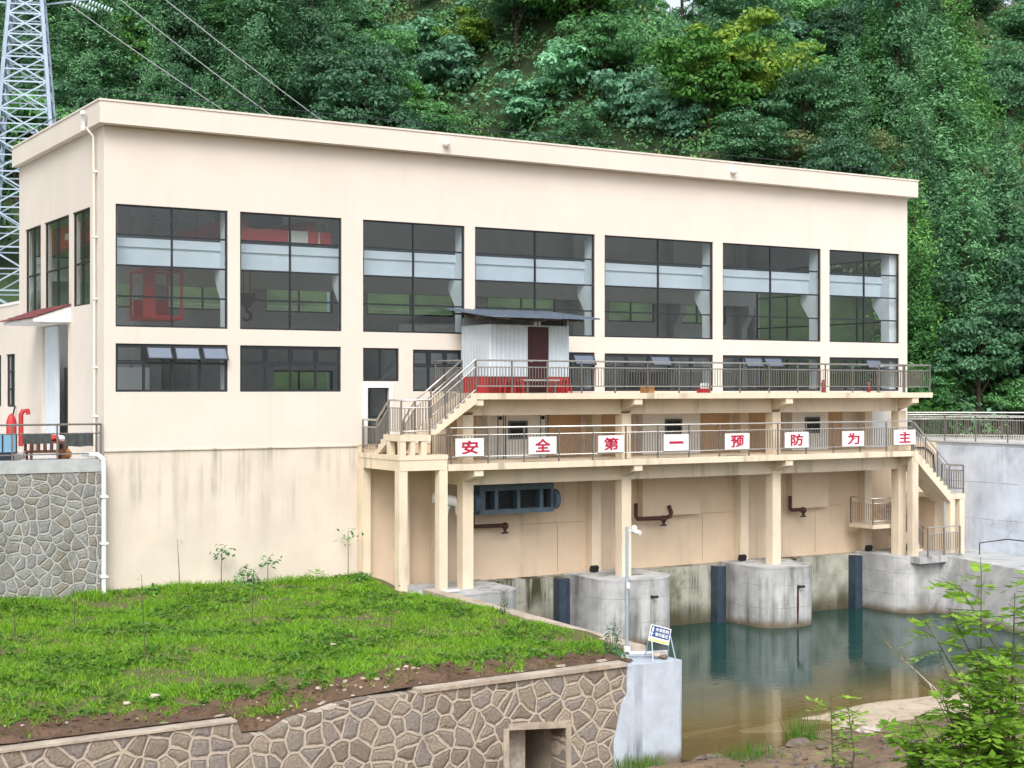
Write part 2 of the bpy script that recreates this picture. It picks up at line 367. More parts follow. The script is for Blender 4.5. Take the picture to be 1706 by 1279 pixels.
def fast_mesh(name, v, f):
    me = bpy.data.meshes.new(name); k = f.shape[1]
    me.vertices.add(len(v)); me.vertices.foreach_set('co', np.ascontiguousarray(v, np.float32).reshape(-1))
    me.loops.add(f.size); me.loops.foreach_set('vertex_index', np.ascontiguousarray(f, np.int32).reshape(-1))
    me.polygons.add(len(f)); me.polygons.foreach_set('loop_start', np.arange(0, f.size, k, dtype=np.int32))
    me.update(calc_edges=True); return me

xs = np.concatenate([np.arange(-160, -20, 4), np.arange(-20, 60, .8), np.arange(60, 200, 4)])
ys = np.concatenate([np.arange(-160, -46, 6), np.arange(-46, -20, 1.), np.arange(-20, 2, .5), np.arange(2, 90, 1.5), np.arange(90, 160, 5)])
struct(grid_mesh('riverbed', xs, ys[ys <= .55], ground_z, 'bank'))
struct(grid_mesh('hillside', xs, np.concatenate([[.62], ys[ys > .62]]), lambda x, y: np.where(y > .6, -.5 + hill(x, y), 0), 'forestfloor'))
def bar_z(x, y):
    e = np.minimum(np.minimum(x - 12.2 - .25 * np.sin(y * 3), 30 - x), np.minimum(y + 17.35 + .12 * np.sin(x * 2.1), -14.5 + .10 * (x - 14) * 0 + .35 * np.sin(x * .45) - y))
    return -7.3 + (.345 + .035 * sstep(13, 19, x)) * sstep(-.7, .7, e) + .014 * np.sin(x * 1.7 + .6 * np.sin(y * 2)) * np.sin(y * 2.3) + .006 * np.sin(x * 5.1) * np.sin(y * 4.3)
struct(grid_mesh('sand_bar', np.arange(11, 31, .25), np.arange(-18.2, -13.4, .15), bar_z, 'sand'))
struct(MB().add([(8.9, -17.6, -6.95), (60, -17.6, -6.95), (60, -.05, -6.95), (8.9, -.05, -6.95)], [(0, 1, 2, 3)]).build('water', 'water'))

# ------------------------------------------------------------------ powerhouse
bw = thing('powerhouse', 'long cream hydropower hall with two rows of dark windows and a flat overhanging cornice', 'building')
BIG = [(.36, 3.95), (4.36, 7.9), (8.68, 12.57), (12.98, 18.03), (18.46, 23.53), (24.0, 29.06), (29.52, 33.44)]
LOW = [(.36, 3.95, 1.77, 3.25, 4, (1, 2, 3)), (4.36, 7.88, 1.77, 3.25, 4, ()), (8.68, 10.02, 2.12, 3.23, 2, ()), (10.55, 12.45, 1.78, 3.2, 3, ()),
       (12.98, 18.03, 1.78, 3.19, 5, (4,)), (18.46, 23.53, 1.78, 3.17, 5, (2,)), (24.0, 29.06, 1.78, 3.17, 5, (1, 2)), (29.52, 33.42, 1.78, 3.15, 4, (2,))]
holes = [(a, b, 3.76, 7.5) for a, b in BIG] + [(a, b, c, d) for a, b, c, d, *_ in LOW] + [(8.84, 9.64, .02, 1.9)]
wf = wall_mesh('y', 0, .25, 0, 33.9, 0, 9.85, holes).build('front_wall', 'plaster', bw)
SIDE = [(1.47, 3.45), (3.88, 6.97), (7.45, 9.63)]
wall_mesh('x', 0, .25, .252, 10.5, -.35, 9.85, [(a, b, 4.5, 7.53) for a, b in SIDE] + [(4.0, 7.3, -.35, 4.0)]).build('end_wall', 'plaster', bw)
BACK = [(2.0, 4.6), (5.4, 8.3), (9.4, 12.3), (13.8, 17.9), (19.5, 23.0), (25.8, 28.4), (29.2, 32.6)]
wall_mesh('y', 10.25, 10.5, .252, 33.648, -.35, 9.85, [(a, b, 4.9, 6.2) for a, b in BACK] + [(a, b, 1.2, 2.6) for a, b in BACK[1:5]]).build('rear_wall', 'inner', bw)
wall_mesh('x', 33.65, 33.9, .252, 10.248, -.35, 9.85, [(1.0, 4.6, 1.9, 7.4), (5.2, 9.4, 1.9, 7.4)]).build('end_wall', 'inner', bw)
B(33.9, 33.915, .0, 10.5, -.35, 9.84).build('end_render', 'plaster', bw) if False else None
B(.26, 33.64, .26, 10.24, 9.3, 9.84).build('ceiling', 'ceil', bw)
B(.26, 33.64, .26, 10.24, -.6, -.3).build('floor', 'floor', bw)
co = MB(); co.box(-.25, 34.1, -.42, 10.52, 9.86, 10.52); co.box(-.28, 34.13, -.45, 10.55, 10.521, 10.58); co.build('cornice', 'plaster', bw)
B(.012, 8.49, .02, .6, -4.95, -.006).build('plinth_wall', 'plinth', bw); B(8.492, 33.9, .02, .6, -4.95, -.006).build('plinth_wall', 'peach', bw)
lg = MB(); lg.box(-.02, 8.5, -.03, .02, -.045, .0); lg.build('string_course', 'plinth', bw)
# left face of the plinth below yard level is hidden by the yard fill; interior columns, crane runway
for x in (.32, 4.15, 8.3, 12.78, 18.25, 23.76, 29.28, 33.3):
    c = MB(); c.box(x - .17, x + .17, .27, .75, -.29, 9.29); c.prism([(.751, 5.72), (1.25, 5.72), (1.25, 5.35), (.751, 4.7)], 'x', x - .165, x + .165); c.build('column', 'innercol', bw)
    c = MB(); c.box(x - .17, x + .17, 9.75, 10.23, -.29, 9.29); c.prism([(9.749, 5.72), (9.25, 5.72), (9.25, 5.35), (9.749, 4.7)], 'x', x - .165, x + .165); c.build('column', 'inner', bw)
for ya, nm in ((.78, 'beam'), (9.3, 'inner')):
    c = MB(); c.box(.3, 33.6, ya, ya + .4, 5.73, 6.28); c.box(.3, 33.6, ya - .06, ya + .46, 6.281, 6.55); c.build('runway_beam', nm, bw)
    B(.3, 33.6, ya + .16, ya + .24, 6.551, 6.63).build('crane_rail', 'darksteel', bw)
for x in (4.15, 8.3, 12.78, 18.25, 23.76, 29.28):
    B(x - .15, x + .15, .76, 9.74, 8.6, 9.29).build('ceiling_beam', 'ceil', bw)
# an inner gallery wall and dark plant behind the lower windows
for k, (x0, x1, y0, y1, z1) in enumerate(((5.2, 8.4, 7.0, 10.2, 4.1), (13.2, 16.8, 6.2, 10.2, 4.4), (19.0, 23.0, 7.4, 10.2, 3.6), (1.0, 3.2, 5.5, 8.2, 2.6), (26.0, 29.5, 6.0, 9.0, 2.6))):
    B(x0, x1, y0, y1, -.29, z1).build('machine_room', 'inner' if k % 2 else 'floor', bw)

def frame_bars(m, P, us, zs, t, d0, d1):
    """P maps (u, d, z); outer and inner bars of a window frame that butt together"""
    def bx(u0, u1, z0, z1, e=0.0):
        a = P(u0, d0 + e, z0); b = P(u1, d1 - e, z1); m.box(min(a[0], b[0]), max(a[0], b[0]), min(a[1], b[1]), max(a[1], b[1]), z0, z1)
    for i, u in enumerate(us):
        bx(u - t / 2 if 0 < i < len(us) - 1 else (u if i == 0 else u - t), u + t / 2 if 0 < i < len(us) - 1 else (u + t if i == 0 else u), zs[0], zs[-1])
    for j, z in enumerate(zs):
        a, b = (z - t / 2, z + t / 2) if 0 < j < len(zs) - 1 else ((z, z + t) if j == 0 else (z - t, z))
        bx(us[0] + .002, us[-1] - .002, a, b, .003)
def window(P, us, zs, parent, t=.06, d0=.05, d1=.12, skip=(), gm='glass', name='window'):
    m = MB(); frame_bars(m, P, us, zs, t, d0, d1); fr = m.build(name, 'frame', parent)
    dm = (d0 + d1) / 2
    for i in range(len(us) - 1):
        for j in range(len(zs) - 1):
            if (i, j) in skip: continue
            a = P(us[i] + .01, dm - .004, zs[j] + .01); b = P(us[i + 1] - .01, dm + .004, zs[j + 1] - .01)
            q = .0004 * random.uniform(-1, 1)
            B(min(a[0], b[0]), max(a[0], b[0]), min(a[1], b[1]) + q, max(a[1], b[1]) + q, a[2], b[2]).build('pane', gm, fr)
    return fr
PY = lambda u, d, z: (u, d, z)
PX = lambda u, d, z: (d, u, z)
for (a, b), mx in zip(BIG, (2.15, 6.1, 10.6, 15.49, 20.95, 26.46, 31.49)):
    window(PY, [a, mx, b], [3.76, 4.70, 5.64, 6.58, 7.5], bw, t=.055)
for a, b, c, d, n, opn in LOW:
    us = [a + (b - a) * i / n for i in range(n + 1)]
    if n == 2: window(PY, us, [c, d], bw); continue
    zt = c + (d - c) * .60
    fr = window(PY, us, [c, zt, d], bw, t=.07, skip=[(i, 1) for i in range(n)])
    for i in range(n):
        u0, u1, z0, z1 = us[i] + .045, us[i + 1] - .045, zt + .045, d - .075
        ang = R(random.uniform(27, 33)) if i in opn else 0
        h = z1 - z0; mm = MB(); up = Vector((0, -math.sin(ang), -math.cos(ang))); nn = Vector((0, -math.cos(ang), math.sin(ang)))
        org = Vector(((u0 + u1) / 2, .045 if ang else .075, z1)); wd = (u1 - u0) / 2
        for sx in (-1, 1): mm.obox(org + up * h / 2 + Vector((sx * (wd - .022), 0, 0)), (.022, 0, 0), up * h / 2, nn * .02)
        for q in (.022, h - .022): mm.obox(org + up * q, (wd - .045, 0, 0), up * .022, nn * .019)
        sa = mm.build('sash', 'frame', bw)
        MB().obox(org + up * h / 2, (wd - .035, 0, 0), up * (h / 2 - .035), nn * .004).build('pane', 'sashglass' if ang else 'glass', sa)
for (a, b) in SIDE:
    window(PX, [a, (a + b) / 2 + .05, b], [4.5, 5.85, 7.53], bw, t=.055)
for a, b in BACK:
    window(PY, [a, (a + b) / 2, b], [4.9, 6.2], bw, d0=10.3, d1=10.37)
for a, b in BACK[1:5]: window(PY, [a, (a + b) / 2, b], [1.2, 2.6], bw, d0=10.3, d1=10.37)
for a, b in ((1.0, 4.6), (5.2, 9.4)): window(PX, [a, (a + b) / 2, b], [1.9, 3.3, 4.7, 6.1, 7.4], bw, d0=33.72, d1=33.8)
# small side door beside the platform and its white surround
m = MB(); m.box(8.68, 8.838, -.03, -.002, .0, 2.06); m.box(9.642, 9.76, -.03, -.002, .0, 2.06); m.box(8.84, 9.64, -.028, -.002, 1.9, 2.06)
dp = m.build('doorway', 'white', bw)
m = MB(); frame_bars(m, PY, [8.84, 9.0, 9.64], [.02, .95, 1.9], .05, .1, .16); dl = m.build('door', 'frame', bw)
B(8.86, 9.62, .126, .134, .96, 1.88).build('pane', 'glass', dl); B(8.86, 9.62, .124, .136, .04, .94).build('panel', 'mat', dl)
# big yard door in the end wall, pale leaf slid half shut
B(.10, .16, 5.62, 7.28, -.32, 3.98).build('sliding_door', 'beam', bw)
m = MB()
for y in np.arange(5.8, 7.28, .3): m.box(.088, .099, y - .012, y + .012, -.3, 3.95)
m.build('sliding_door', 'cream', bw)
# yard annex behind the hall, same wall line
an = thing('annex', 'low white annex with narrow barred windows behind the cream hall at the left', 'building', (0, 10.6, 0))
wall_mesh('x', 0, .25, 10.51, 14.9, -.35, 4.95, [(11.15, 12.5, 1.2, 3.15), (13.3, 14.5, 1.2, 3.15)]).build('wall', 'plaster', an)
B(-.03, .28, 10.512, 14.95, 4.951, 5.05).build('coping', 'white', an)
B(.252, 8, 10.515, 14.9, -.3, 4.6).build('body', 'floor', an)
for a, b in ((11.15, 12.5), (13.3, 14.5)): window(PX, [a, (a + b) / 2, b], [1.2, 1.85, 2.5, 3.15], an, t=.07)
# tiled canopy over the yard door
cn = thing('canopy', 'small tiled porch canopy with white sides over the yard door', 'canopy', (0, 5.6, 4))
m = MB()
m.prism([(-.002, 4.02), (-.002, 4.55), (-1.2, 4.13), (-1.2, 4.02)], 'y', 3.66, 7.65); m.build('slab', 'white', cn)
m = MB()
for k in range(14):
    y = 3.6 + .294 * k
    for q in range(5):
        x0, x1 = -.0 - .256 * q, -.0 - .256 * (q + 1) - .03; z0 = 4.62 - .09 * q; z1 = z0 - .075
        m.add([(x0 - .004, y, z0), (x0 - .004, y + .285, z0), (x1, y + .285, z1), (x1, y, z1), (x0 - .004, y, z0 - .05), (x0 - .004, y + .285, z0 - .05), (x1, y + .285, z1 - .05), (x1, y, z1 - .05)],
              [(0, 1, 2, 3), (4, 7, 6, 5), (0, 4, 5, 1), (1, 5, 6, 2), (2, 6, 7, 3), (3, 7, 4, 0)])
m.build('tiles', 'tile', cn)
tag(B(-.75, -.45, 4.6, 4.95, 3.985, 4.018).build('soffit_lamp', 'white'), 'flat round-edged lamp under the tiled porch canopy', 'lamp')
# rooftop lightning rail
lr = thing('lightning_rail', 'thin dark lightning rail on short pins along the roof edge', 'lightning rail', (0, 0, 10.58))
m = MB(); m.tube([(-.12, 10.4, 10.86), (-.12, -.28, 10.86), (8.0, -.28, 10.84), (14, -.28, 10.85), (22, -.28, 10.83), (34, -.28, 10.86)], .014, 5); m.build('rail', 'darksteel', lr)
for i in range(11): m = MB(); m.tube([(-.12 + 3.39 * i, -.28, 10.581), (-.12 + 3.39 * i, -.28, 10.86)], .014, 5); m.build('pin', 'darksteel', lr)
for i in range(1, 5): m = MB(); m.tube([(-.12, -.28 + 2.5 * i, 10.581), (-.12, -.28 + 2.5 * i, 10.86)], .014, 5); m.build('pin', 'darksteel', lr)
# lamps on the cornice, street lamp behind
for x, lab in ((11.55, 'white dome lamp on the cornice above the third and fourth big windows'), (24.1, 'white dome lamp on the cornice above the sixth big window')):
    t = thing('cornice_lamp', lab, 'lamp', (x, -.45, 10.2), 'dome lamps on the cornice')
    m = MB(); m.ball((x, -.55, 10.2), .13, 7); m.build('globe', 'white', t); B(x - .05, x + .05, -.5, -.421, 10.22, 10.36).build('bracket', 'pvc', t)
t = thing('street_lamp', 'slim pole lamp rising behind the roof', 'street lamp', (14.5, 15.5, -.5))
m = MB(); m.tube([(14.5, 15.5, -.5), (14.5, 15.5, 13.2)], [.09, .05], 8); m.build('pole', 'galv', t)
m = MB(); m.tube([(14.5, 15.5, 13.0), (14.2, 15.3, 13.5), (13.8, 15.1, 13.55)], .03, 6); m.ball((13.75, 15.1, 13.5), .16, 6, (1.4, 1, .5)); m.build('lamp_head', 'pvc', t)
# rainwater pipe at the left corner
t = thing('drainpipe', 'thin white rainwater pipe down the left corner of the hall', 'drainpipe', (-.1, .7, 9))
m = MB(); m.tube([(-.33, .75, 9.86), (-.12, .7, 9.6), (-.09, .7, 5.0), (-.09, .7, -.28)], .036, 8); m.build('pipe', 'trim', t)
m = MB(); m.tube([(-.36, .95, 9.8), (-.36, .95, 10.25), (-.42, .8, 10.33)], .075, 8); m.build('hopper', 'white', t)
for z in (8.5, 6.5, 4.6, 2.5, 1.0): B(-.15, -.002, .63, .77, z, z + .05).build('clip', 'pvc', t)
# overhead crane inside
cr = thing('overhead_crane', 'red and white overhead travelling crane behind the second big window', 'crane', (5, 5, 6.63))
m = MB(); m.box(4.5, 6.35, .8, 1.15, 6.7, 7.08); m.build('end_carriage', 'red', cr)
m = MB(); m.box(6.352, 7.05, .801, 1.149, 6.7, 7.08); m.box(7.43, 7.48, .801, 1.149, 6.7, 7.08); m.build('end_carriage', 'cream', cr)
m = MB(); m.box(7.052, 7.428, .8, 1.15, 6.7, 7.08); m.box(7.482, 7.9, .8, 1.15, 6.7, 7.08); m.build('end_carriage', 'red', cr)
for x in (4.6, 7.0): B(x, x + .5, 1.152, 9.6, 6.6, 7.45).build('girder', 'red', cr)
B(.50, 1.0, 1.6, 9.6, 6.64, 7.4).build('girder', 'red', cr)
B(.485, .498, 2.2, 3.0, 6.8, 7.25).build('panel', 'cream', cr); B(.485, .498, 4.6, 6.2, 6.9, 7.1).build('panel', 'cream', cr)
m = MB(); m.box(5.2, 6.9, 2.6, 4.6, 7.46, 8.3); m.build('hoist_trolley', 'darksteel', cr)
B(4.3, 5.2, .9, 1.5, 7.5, 8.0).build('hoist_motor', 'black', cr)
m = MB()
for x in (1.2, 1.9, 2.6, 3.3, 3.9): m.bar((x, 1.0, 6.64), (x, 1.0, 7.15 + .1 * x), .03)
m.bar((1.9, 1.0, 7.2), (3.9, 1.0, 7.5), .03); m.tube([(7.0, 1.0, 7.1), (7.0, 1.0, 7.3), (7.7, 1.0, 7.36), (7.75, 1.0, 7.0)], .02, 5); m.build('guard_rail', 'black', cr)
m = MB()
for dx in (-.12, .12): m.tube([(6.0 + dx, 3.6, 7.4), (6.0 + dx, 3.6, 5.15)], .02, 5)
m.build('hoist_rope', 'black', cr)
m = MB(); m.box(5.75, 6.25, 3.45, 3.75, 4.85, 5.15); m.prism([(5.8, 4.85), (6.2, 4.85), (6.08, 4.66), (5.92, 4.66)], 'y', 3.5, 3.7)
m.tube([(6.0, 3.6, 4.66), (6.0, 3.6, 4.55), (6.14, 3.6, 4.45), (6.14, 3.6, 4.3), (6.0, 3.6, 4.2), (5.86, 3.6, 4.3)], .05, 6); m.build('hook', 'black', cr)
cb = MB()
for x in (1.95, 3.2):
    for y in (2.2, 3.6): cb.bar((x, y, 4.2), (x, y, 5.72), .07)
for z in (4.2, 5.72):
    for y in (2.2, 3.6): cb.bar((1.95, y, z), (3.2, y, z), .08)
    for x in (1.95, 3.2): cb.bar((x, 2.2, z), (x, 3.6, z), .08)
cb.box(1.9, 3.25, 2.2, 3.6, 4.1, 4.16); cb.box(2.0, 2.35, 2.25, 2.4, 4.2, 6.5); cb.box(2.0, 3.1, 3.4, 3.5, 4.2, 4.8); cb.build('cabin', 'red', cr)

# ------------------------------------------------------------------ gate decks in front of the hall
CX = (11.42, 17.83, 24.75, 31.29)
dk = thing('gate_deck', 'two-storey cream concrete gate deck on square columns along the hall', 'deck', (21, -1.5, -4.7))
m = MB(); m.box(11.3, 32.2, -3.0, -.03, 1.52, 1.72); m.build('upper_slab', 'deckpaint', dk)
m = MB(); m.box(10.27, 31.2, -3.0, -.03, -.78, -.57); m.build('lower_slab', 'deckpaint', dk)
for x in CX:
    B(x - .2, x + .2, -2.25, -1.85, -4.72, 1.0).build('column', 'deckpaint', dk)
    B(x - .2, x + .2, -.4, .015, -4.8, 1.0).build('pilaster', 'deckpaint', dk)
    for z0, z1 in ((1.30, 1.518), (-1.0, -.782)): 
        m = MB(); m.prism([(-2.96, z1), (-2.96, z1 - .2), (-1.86, z0 - .32), (-.03, z0 - .32), (-.03, z1)], 'x', x - .17, x + .17); m.build('cross_beam', 'deckpaint', dk)
for z0, z1 in ((.98, 1.516), (-1.32, -.784)):
    for i in range(3): B(CX[i] + .202, CX[i + 1] - .202, -2.2, -1.9, z0, z1).build('edge_beam', 'deckpaint', dk)
# panels on the rear wall with fan grilles, painted ochre shade between
bays = [(13.3, 15.75), (19.95, 22.65), (27.25, 29.15)]
for k, (a, b) in enumerate(bays):
    zb = -2.86 if k else -.5
    t = thing('wall_panel', ('pale flat panel with a fan opening behind the word board of character two, left bay', 'pale flat panel with a fan opening in the middle bay of the deck', 'pale flat panel with a fan opening in the right bay of the deck')[k], 'wall panel', ((a + b) / 2, -.3, 0), 'panels on the rear wall of the decks')
    if k: B(a, b, -.32, -.002, zb, -.8).build('panel', 'peach', t)
    B(a, b, -.32, -.002, -.56, .96).build('panel', 'white', t)
    xm = (14.13, 20.97, 27.9)[k]
    fb = MB(); frame_bars(fb, PY, [xm, xm + .78], [.1, .74], .07, -.37, -.322); fb.build('fan_frame', 'bluesteel', t)
    B(xm + .04, xm + .74, -.335, -.322, .14, .7).build('fan_opening', 'black', t)
    fm = MB()
    for q in range(5):
        an_ = math.pi * 2 * q / 5 + .3; c = Vector((xm + .39, -.345, .4)); fm.obox(c + Vector((math.cos(an_) * .14, 0, math.sin(an_) * .14)), (math.cos(an_) * .13, 0, math.sin(an_) * .13), (-math.sin(an_) * .05, .012, math.cos(an_) * .05), (0, .004, 0))
    fm.build('fan_blades', 'darksteel', t)
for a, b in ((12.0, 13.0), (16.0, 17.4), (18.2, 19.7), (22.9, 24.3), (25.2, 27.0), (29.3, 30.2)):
    B(a, b, -.03, .016, -.55, .93).build('painted_wall_shade', 'ochre', bw)  # thin ochre sheets that paint the shade onto the plain wall
B(31.75, 32.7, -.045, .016, -.55, .93).build('side_door', 'white', bw)
# joint lines on the lower rear wall
for (a, b, z) in ((14.9, 17.6, -2.95), (20.1, 24.5, -2.9), (28.6, 30.2, -2.86)): B(a, b, .004, .017, z, z + .02).build('joint_strip', 'ochre', bw)
for x in (16.4, 23.0, 28.75): B(x, x + .02, .004, .017, -4.7, -2.98).build('joint_strip', 'ochre', bw)

# ------------------------------------------------------------------ railings
def lerp(a, b, t): return Vector(a).lerp(Vector(b), t)
def railing(label, pts, nps, group='steel railings of the powerhouse', h=1.17, mid=.93, bot=.23, bal=.115, name='railing', ends=(True, True)):
    t = thing(name, label, 'railing', pts[0], group)
    for hh, nm, r in ((h, 'top_rail', .032), (mid, 'middle_rail', .02), (bot, 'bottom_rail', .02)):
        m = MB(); m.tube([Vector(p) + Vector((0, 0, hh)) for p in pts], r, 7); m.build(nm, 'steel', t)
    for i in range(len(pts) - 1):
        a, b = Vector(pts[i]), Vector(pts[i + 1]); n = nps[i]
        for k in range(n + (1 if i == len(pts) - 2 else 0)):
            p = lerp(a, b, k / n); m = MB(); m.bar(p, p + Vector((0, 0, h - .02)), .045); m.build('post', 'railpost', t)
        if bal:
            for k in range(n):
                p, q = lerp(a, b, k / n), lerp(a, b, (k + 1) / n); nb = max(2, int((q - p).length / bal)); m = MB()
                for j in range(1, nb):
                    c = lerp(p, q, j / nb); m.bar(c + Vector((0, 0, bot + .01)), c + Vector((0, 0, mid - .01)), .02)
                if m.v: m.build('baluster_panel', 'railpost', t)
    return t
railing('long steel railing along the front of the lower deck carrying the red lettered boards', [(10.4, -1.6, -.57), (10.4, -2.94, -.57), (31.1, -2.94, -.57)], [1, 15])
railing('long steel railing along the front edge of the upper deck', [(11.3, -2.94, 1.72), (32.1, -2.94, 1.72), (32.1, -.1, 1.72)], [15, 2], h=1.08, mid=.86)
railing('short steel railing on the upper deck beside the stair head, behind the sloping handrails', [(9.95, -.25, 1.72), (11.3, -.25, 1.72)], [1], h=1.08, mid=.86) if False else None
# left platform, its stair and railings
lp = thing('stair_platform', 'cream concrete platform on tall square columns at the left end of the decks', 'platform', (9.4, -1.5, -4.6))
m = MB(); m.box(8.5, 10.25, -3.0, -.02, -.40, -.25); m.build('slab', 'deckpaint', lp)
m = MB(); m.box(8.52, 8.82, -2.98, -.03, -.74, -.402); m.box(8.822, 10.23, -2.98, -2.7, -.74, -.402); m.box(9.95, 10.23, -2.698, -.03, -.74, -.402); m.build('edge_beam', 'deckpaint', lp)
for x, y in ((8.5, -2.97), (9.95, -2.97), (8.5, -.33), (9.95, -.33)): B(x, x + .3, y, y + .3, -4.72, -.742).build('column', 'deckpaint', lp)
def stair(axis, u0, z0, u1, z1, c0, c1, n, th=.2):
    poly = []; du = (u1 - u0) / n; dz = (z1 - z0) / n
    if z1 > z0:
        for i in range(n): poly += [(u0 + du * i, z0 + dz * i), (u0 + du * i, z0 + dz * (i + 1))]
        poly.append((u1, z1)); 
    else:
        poly.append((u0, z0))
        for i in range(n): poly += [(u0 + du * (i + (0 if False else 0)), z0 + dz * (i + 1))] if False else [(u0 + du * i, z0 + dz * i), (u0 + du * (i + 1), z0 + dz * i)][1:] + [(u0 + du * (i + 1), z0 + dz * (i + 1))]
    poly += [(u1, z1 - th - .12), (u0 + .18 * (1 if u1 > u0 else -1) * (1 if z1 > z0 else 0), z0 - (th + .12 if z1 < z0 else 0))]
    m = MB(); m.prism(poly, 'y' if axis == 'x' else 'x', c0, c1); return m
stf = thing('front_stair', 'concrete steps rising from the left platform to the upper deck', 'stair', (10, -2.5, -.25))
stair('y', -1.25, -.25, -2.0, .40, 8.52, 9.5, 4).build('flight', 'deckpaint', stf)
B(8.52, 9.62, -3.02, -2.002, .20, .40).build('landing', 'deckpaint', stf)
for x, y in ((8.53, -3.0), (9.28, -3.0), (8.53, -2.25), (8.9, -3.0)): B(x, x + (.2 if x != 8.9 else .16), y, y + .2, -.249, .199).build('stub_post', 'deckpaint', stf)
stair('x', 9.622, .40, 11.298, 1.72, -3.02, -2.0, 8).build('flight', 'deckpaint', stf)
m = MB()
for i in range(8): m.box(9.64 + .2095 * i, 9.85 + .2095 * i, -3.0, -2.02, .566 + .165 * i, .570 + .165 * i)
m.build('treads', 'conc', stf)
railing('outer steel handrail of the left stair from the small door to the upper deck', [(8.58, -.2, -.25), (8.58, -1.25, -.25), (8.58, -2.1, .40), (8.58, -2.96, .40), (9.6, -2.96, .40), (11.3, -2.96, 1.72)], [1, 1, 1, 1, 3], h=1.1, mid=.86, bot=.12)
railing('inner sloping steel handrail of the left stair next to the hall wall', [(9.56, -1.2, -.25), (9.56, -2.04, .40), (11.3, -2.04, 1.72), (11.3, -.2, 1.72)], [1, 3, 1], h=1.08, mid=.84, bot=.12)
# right stair tower
rs = thing('end_stair', 'concrete steps zigzagging down from the right end of the lower deck to the pier platform', 'stair', (32.5, -2, -4.8))
stair('x', 31.202, -.57, 33.2, -2.35, -3.0, -1.95, 10).build('flight', 'deckpaint', rs)
B(33.202, 34.05, -3.0, -.6, -2.55, -2.35).build('landing', 'deckpaint', rs)
stair('x', 33.2, -2.352, 31.402, -3.55, -1.1, -.5, 7).build('flight', 'deckpaint', rs)
B(30.2, 31.40, -1.75, -.42, -3.70, -3.551).build('landing', 'deckpaint', rs)
stair('x', 31.402, -3.56, 33.0, -4.80, -1.75, -1.15, 7).build('flight', 'deckpaint', rs)
for x, y in ((33.22, -2.98), (33.76, -2.98), (33.76, -.9)): B(x, x + .27, y, y + .27, -4.86, -2.552).build('column', 'deckpaint', rs)
B(31.1, 31.42, -2.985, -2.7, -4.86, -.795).build('column', 'deckpaint', rs)
B(30.95, 33.45, -3.5, -2.9, -4.96, -4.70).build('platform_slab', 'conc', rs)
B(33.5, 34.02, -1.9, -.62, -4.84, -2.56).build('stair_wall', 'peach', rs)
railing('steel railing down the outer side of the right end stair', [(31.2, -2.94, -.57), (33.2, -2.94, -2.35), (34.0, -2.94, -2.35), (34.0, -1.8, -2.35)], [3, 1, 1], h=1.13, mid=.92, bot=.2)
railing('steel railing on the lower flight hidden behind the right columns', [(31.4, -1.72, -3.55), (33.0, -1.72, -4.8)], [3], h=1.1, mid=.88, bot=.2)
railing('low steel railing on the pier platform below the right stair', [(31.5, -3.4, -4.70), (33.3, -3.4, -4.70)], [2], h=1.12, mid=.88, bot=.2)
railing('short steel railing on the stair landing behind the last front column', [(30.25, -.45, -3.55), (30.25, -1.7, -3.55), (31.35, -1.7, -3.55)], [1, 1], h=1.05, mid=.85, bot=.15)
# slogan boards
def text_mesh(body, size, depth, offset=0.0):
    cu = bpy.data.curves.new('text', 'FONT'); cu.body = body; cu.size = 1; cu.extrude = depth; cu.offset = offset; cu.align_x = 'CENTER'; cu.align_y = 'CENTER'; cu.resolution_u = 3
    ob = bpy.data.objects.new('text', cu); COL.objects.link(ob); dg = bpy.context.evaluated_depsgraph_get(); dg.update()
    me = bpy.data.meshes.new_from_object(ob.evaluated_get(dg)); bpy.data.objects.remove(ob); me.materials.clear()
    n = len(me.vertices); co_ = np.empty(n * 3, np.float32); me.vertices.foreach_get('co', co_); co_ = co_.reshape(-1, 3)
    mn, mx = co_.min(0), co_.max(0); co_[:, :2] -= ((mn + mx) / 2)[:2]
    return me, co_, mx - mn
words = ('peace', 'whole', 'ordinal', 'single stroke', 'beforehand', 'guard', 'acting as', 'master')
chars = '安全第一预防为主'
SX = [(10.51, 11.56), (13.29, 14.38), (16.09, 17.14), (18.88, 19.97), (21.63, 22.76), (24.47, 25.62), (27.34, 28.46), (30.05, 31.21)]
LBL = ['white board with the red character 安 at the left end of the railing', 'white board with the red character 全 on the lower railing', 'white board with the red character 第 in front of a column', 'white board with one red horizontal stroke 一', 'white board with the red character 预 on the lower railing', 'white board with the red character 防 on the lower railing', 'white board with the red character 为 on the lower railing', 'white board with the red character 主 at the right end of the lower railing']
for ch, (a, b), lab in zip(chars, SX, LBL):
    xc = (a + b) / 2; tz = random.uniform(-.012, .012)
    t = thing('sign_board', lab, 'sign', (xc, -3.02, -.03), 'red lettered boards on the lower railing')
    B(a, b, -3.035, -3.0, -.32 + tz, .26 + tz).build('board', 'board', t)
    me, co_, sz = text_mesh(ch, 1, .004, .026)
    wx, wz = .62, .44
    v = np.empty_like(co_); v[:, 0] = xc + co_[:, 0] * wx / max(sz[0], .5); v[:, 2] = -.03 + tz + co_[:, 1] * (wz / sz[1] if sz[1] > .3 else .62); v[:, 1] = -3.0395 - co_[:, 2]
    me.vertices.foreach_set('co', v.reshape(-1)); me.update(); link('character', me, 'crimson', t)

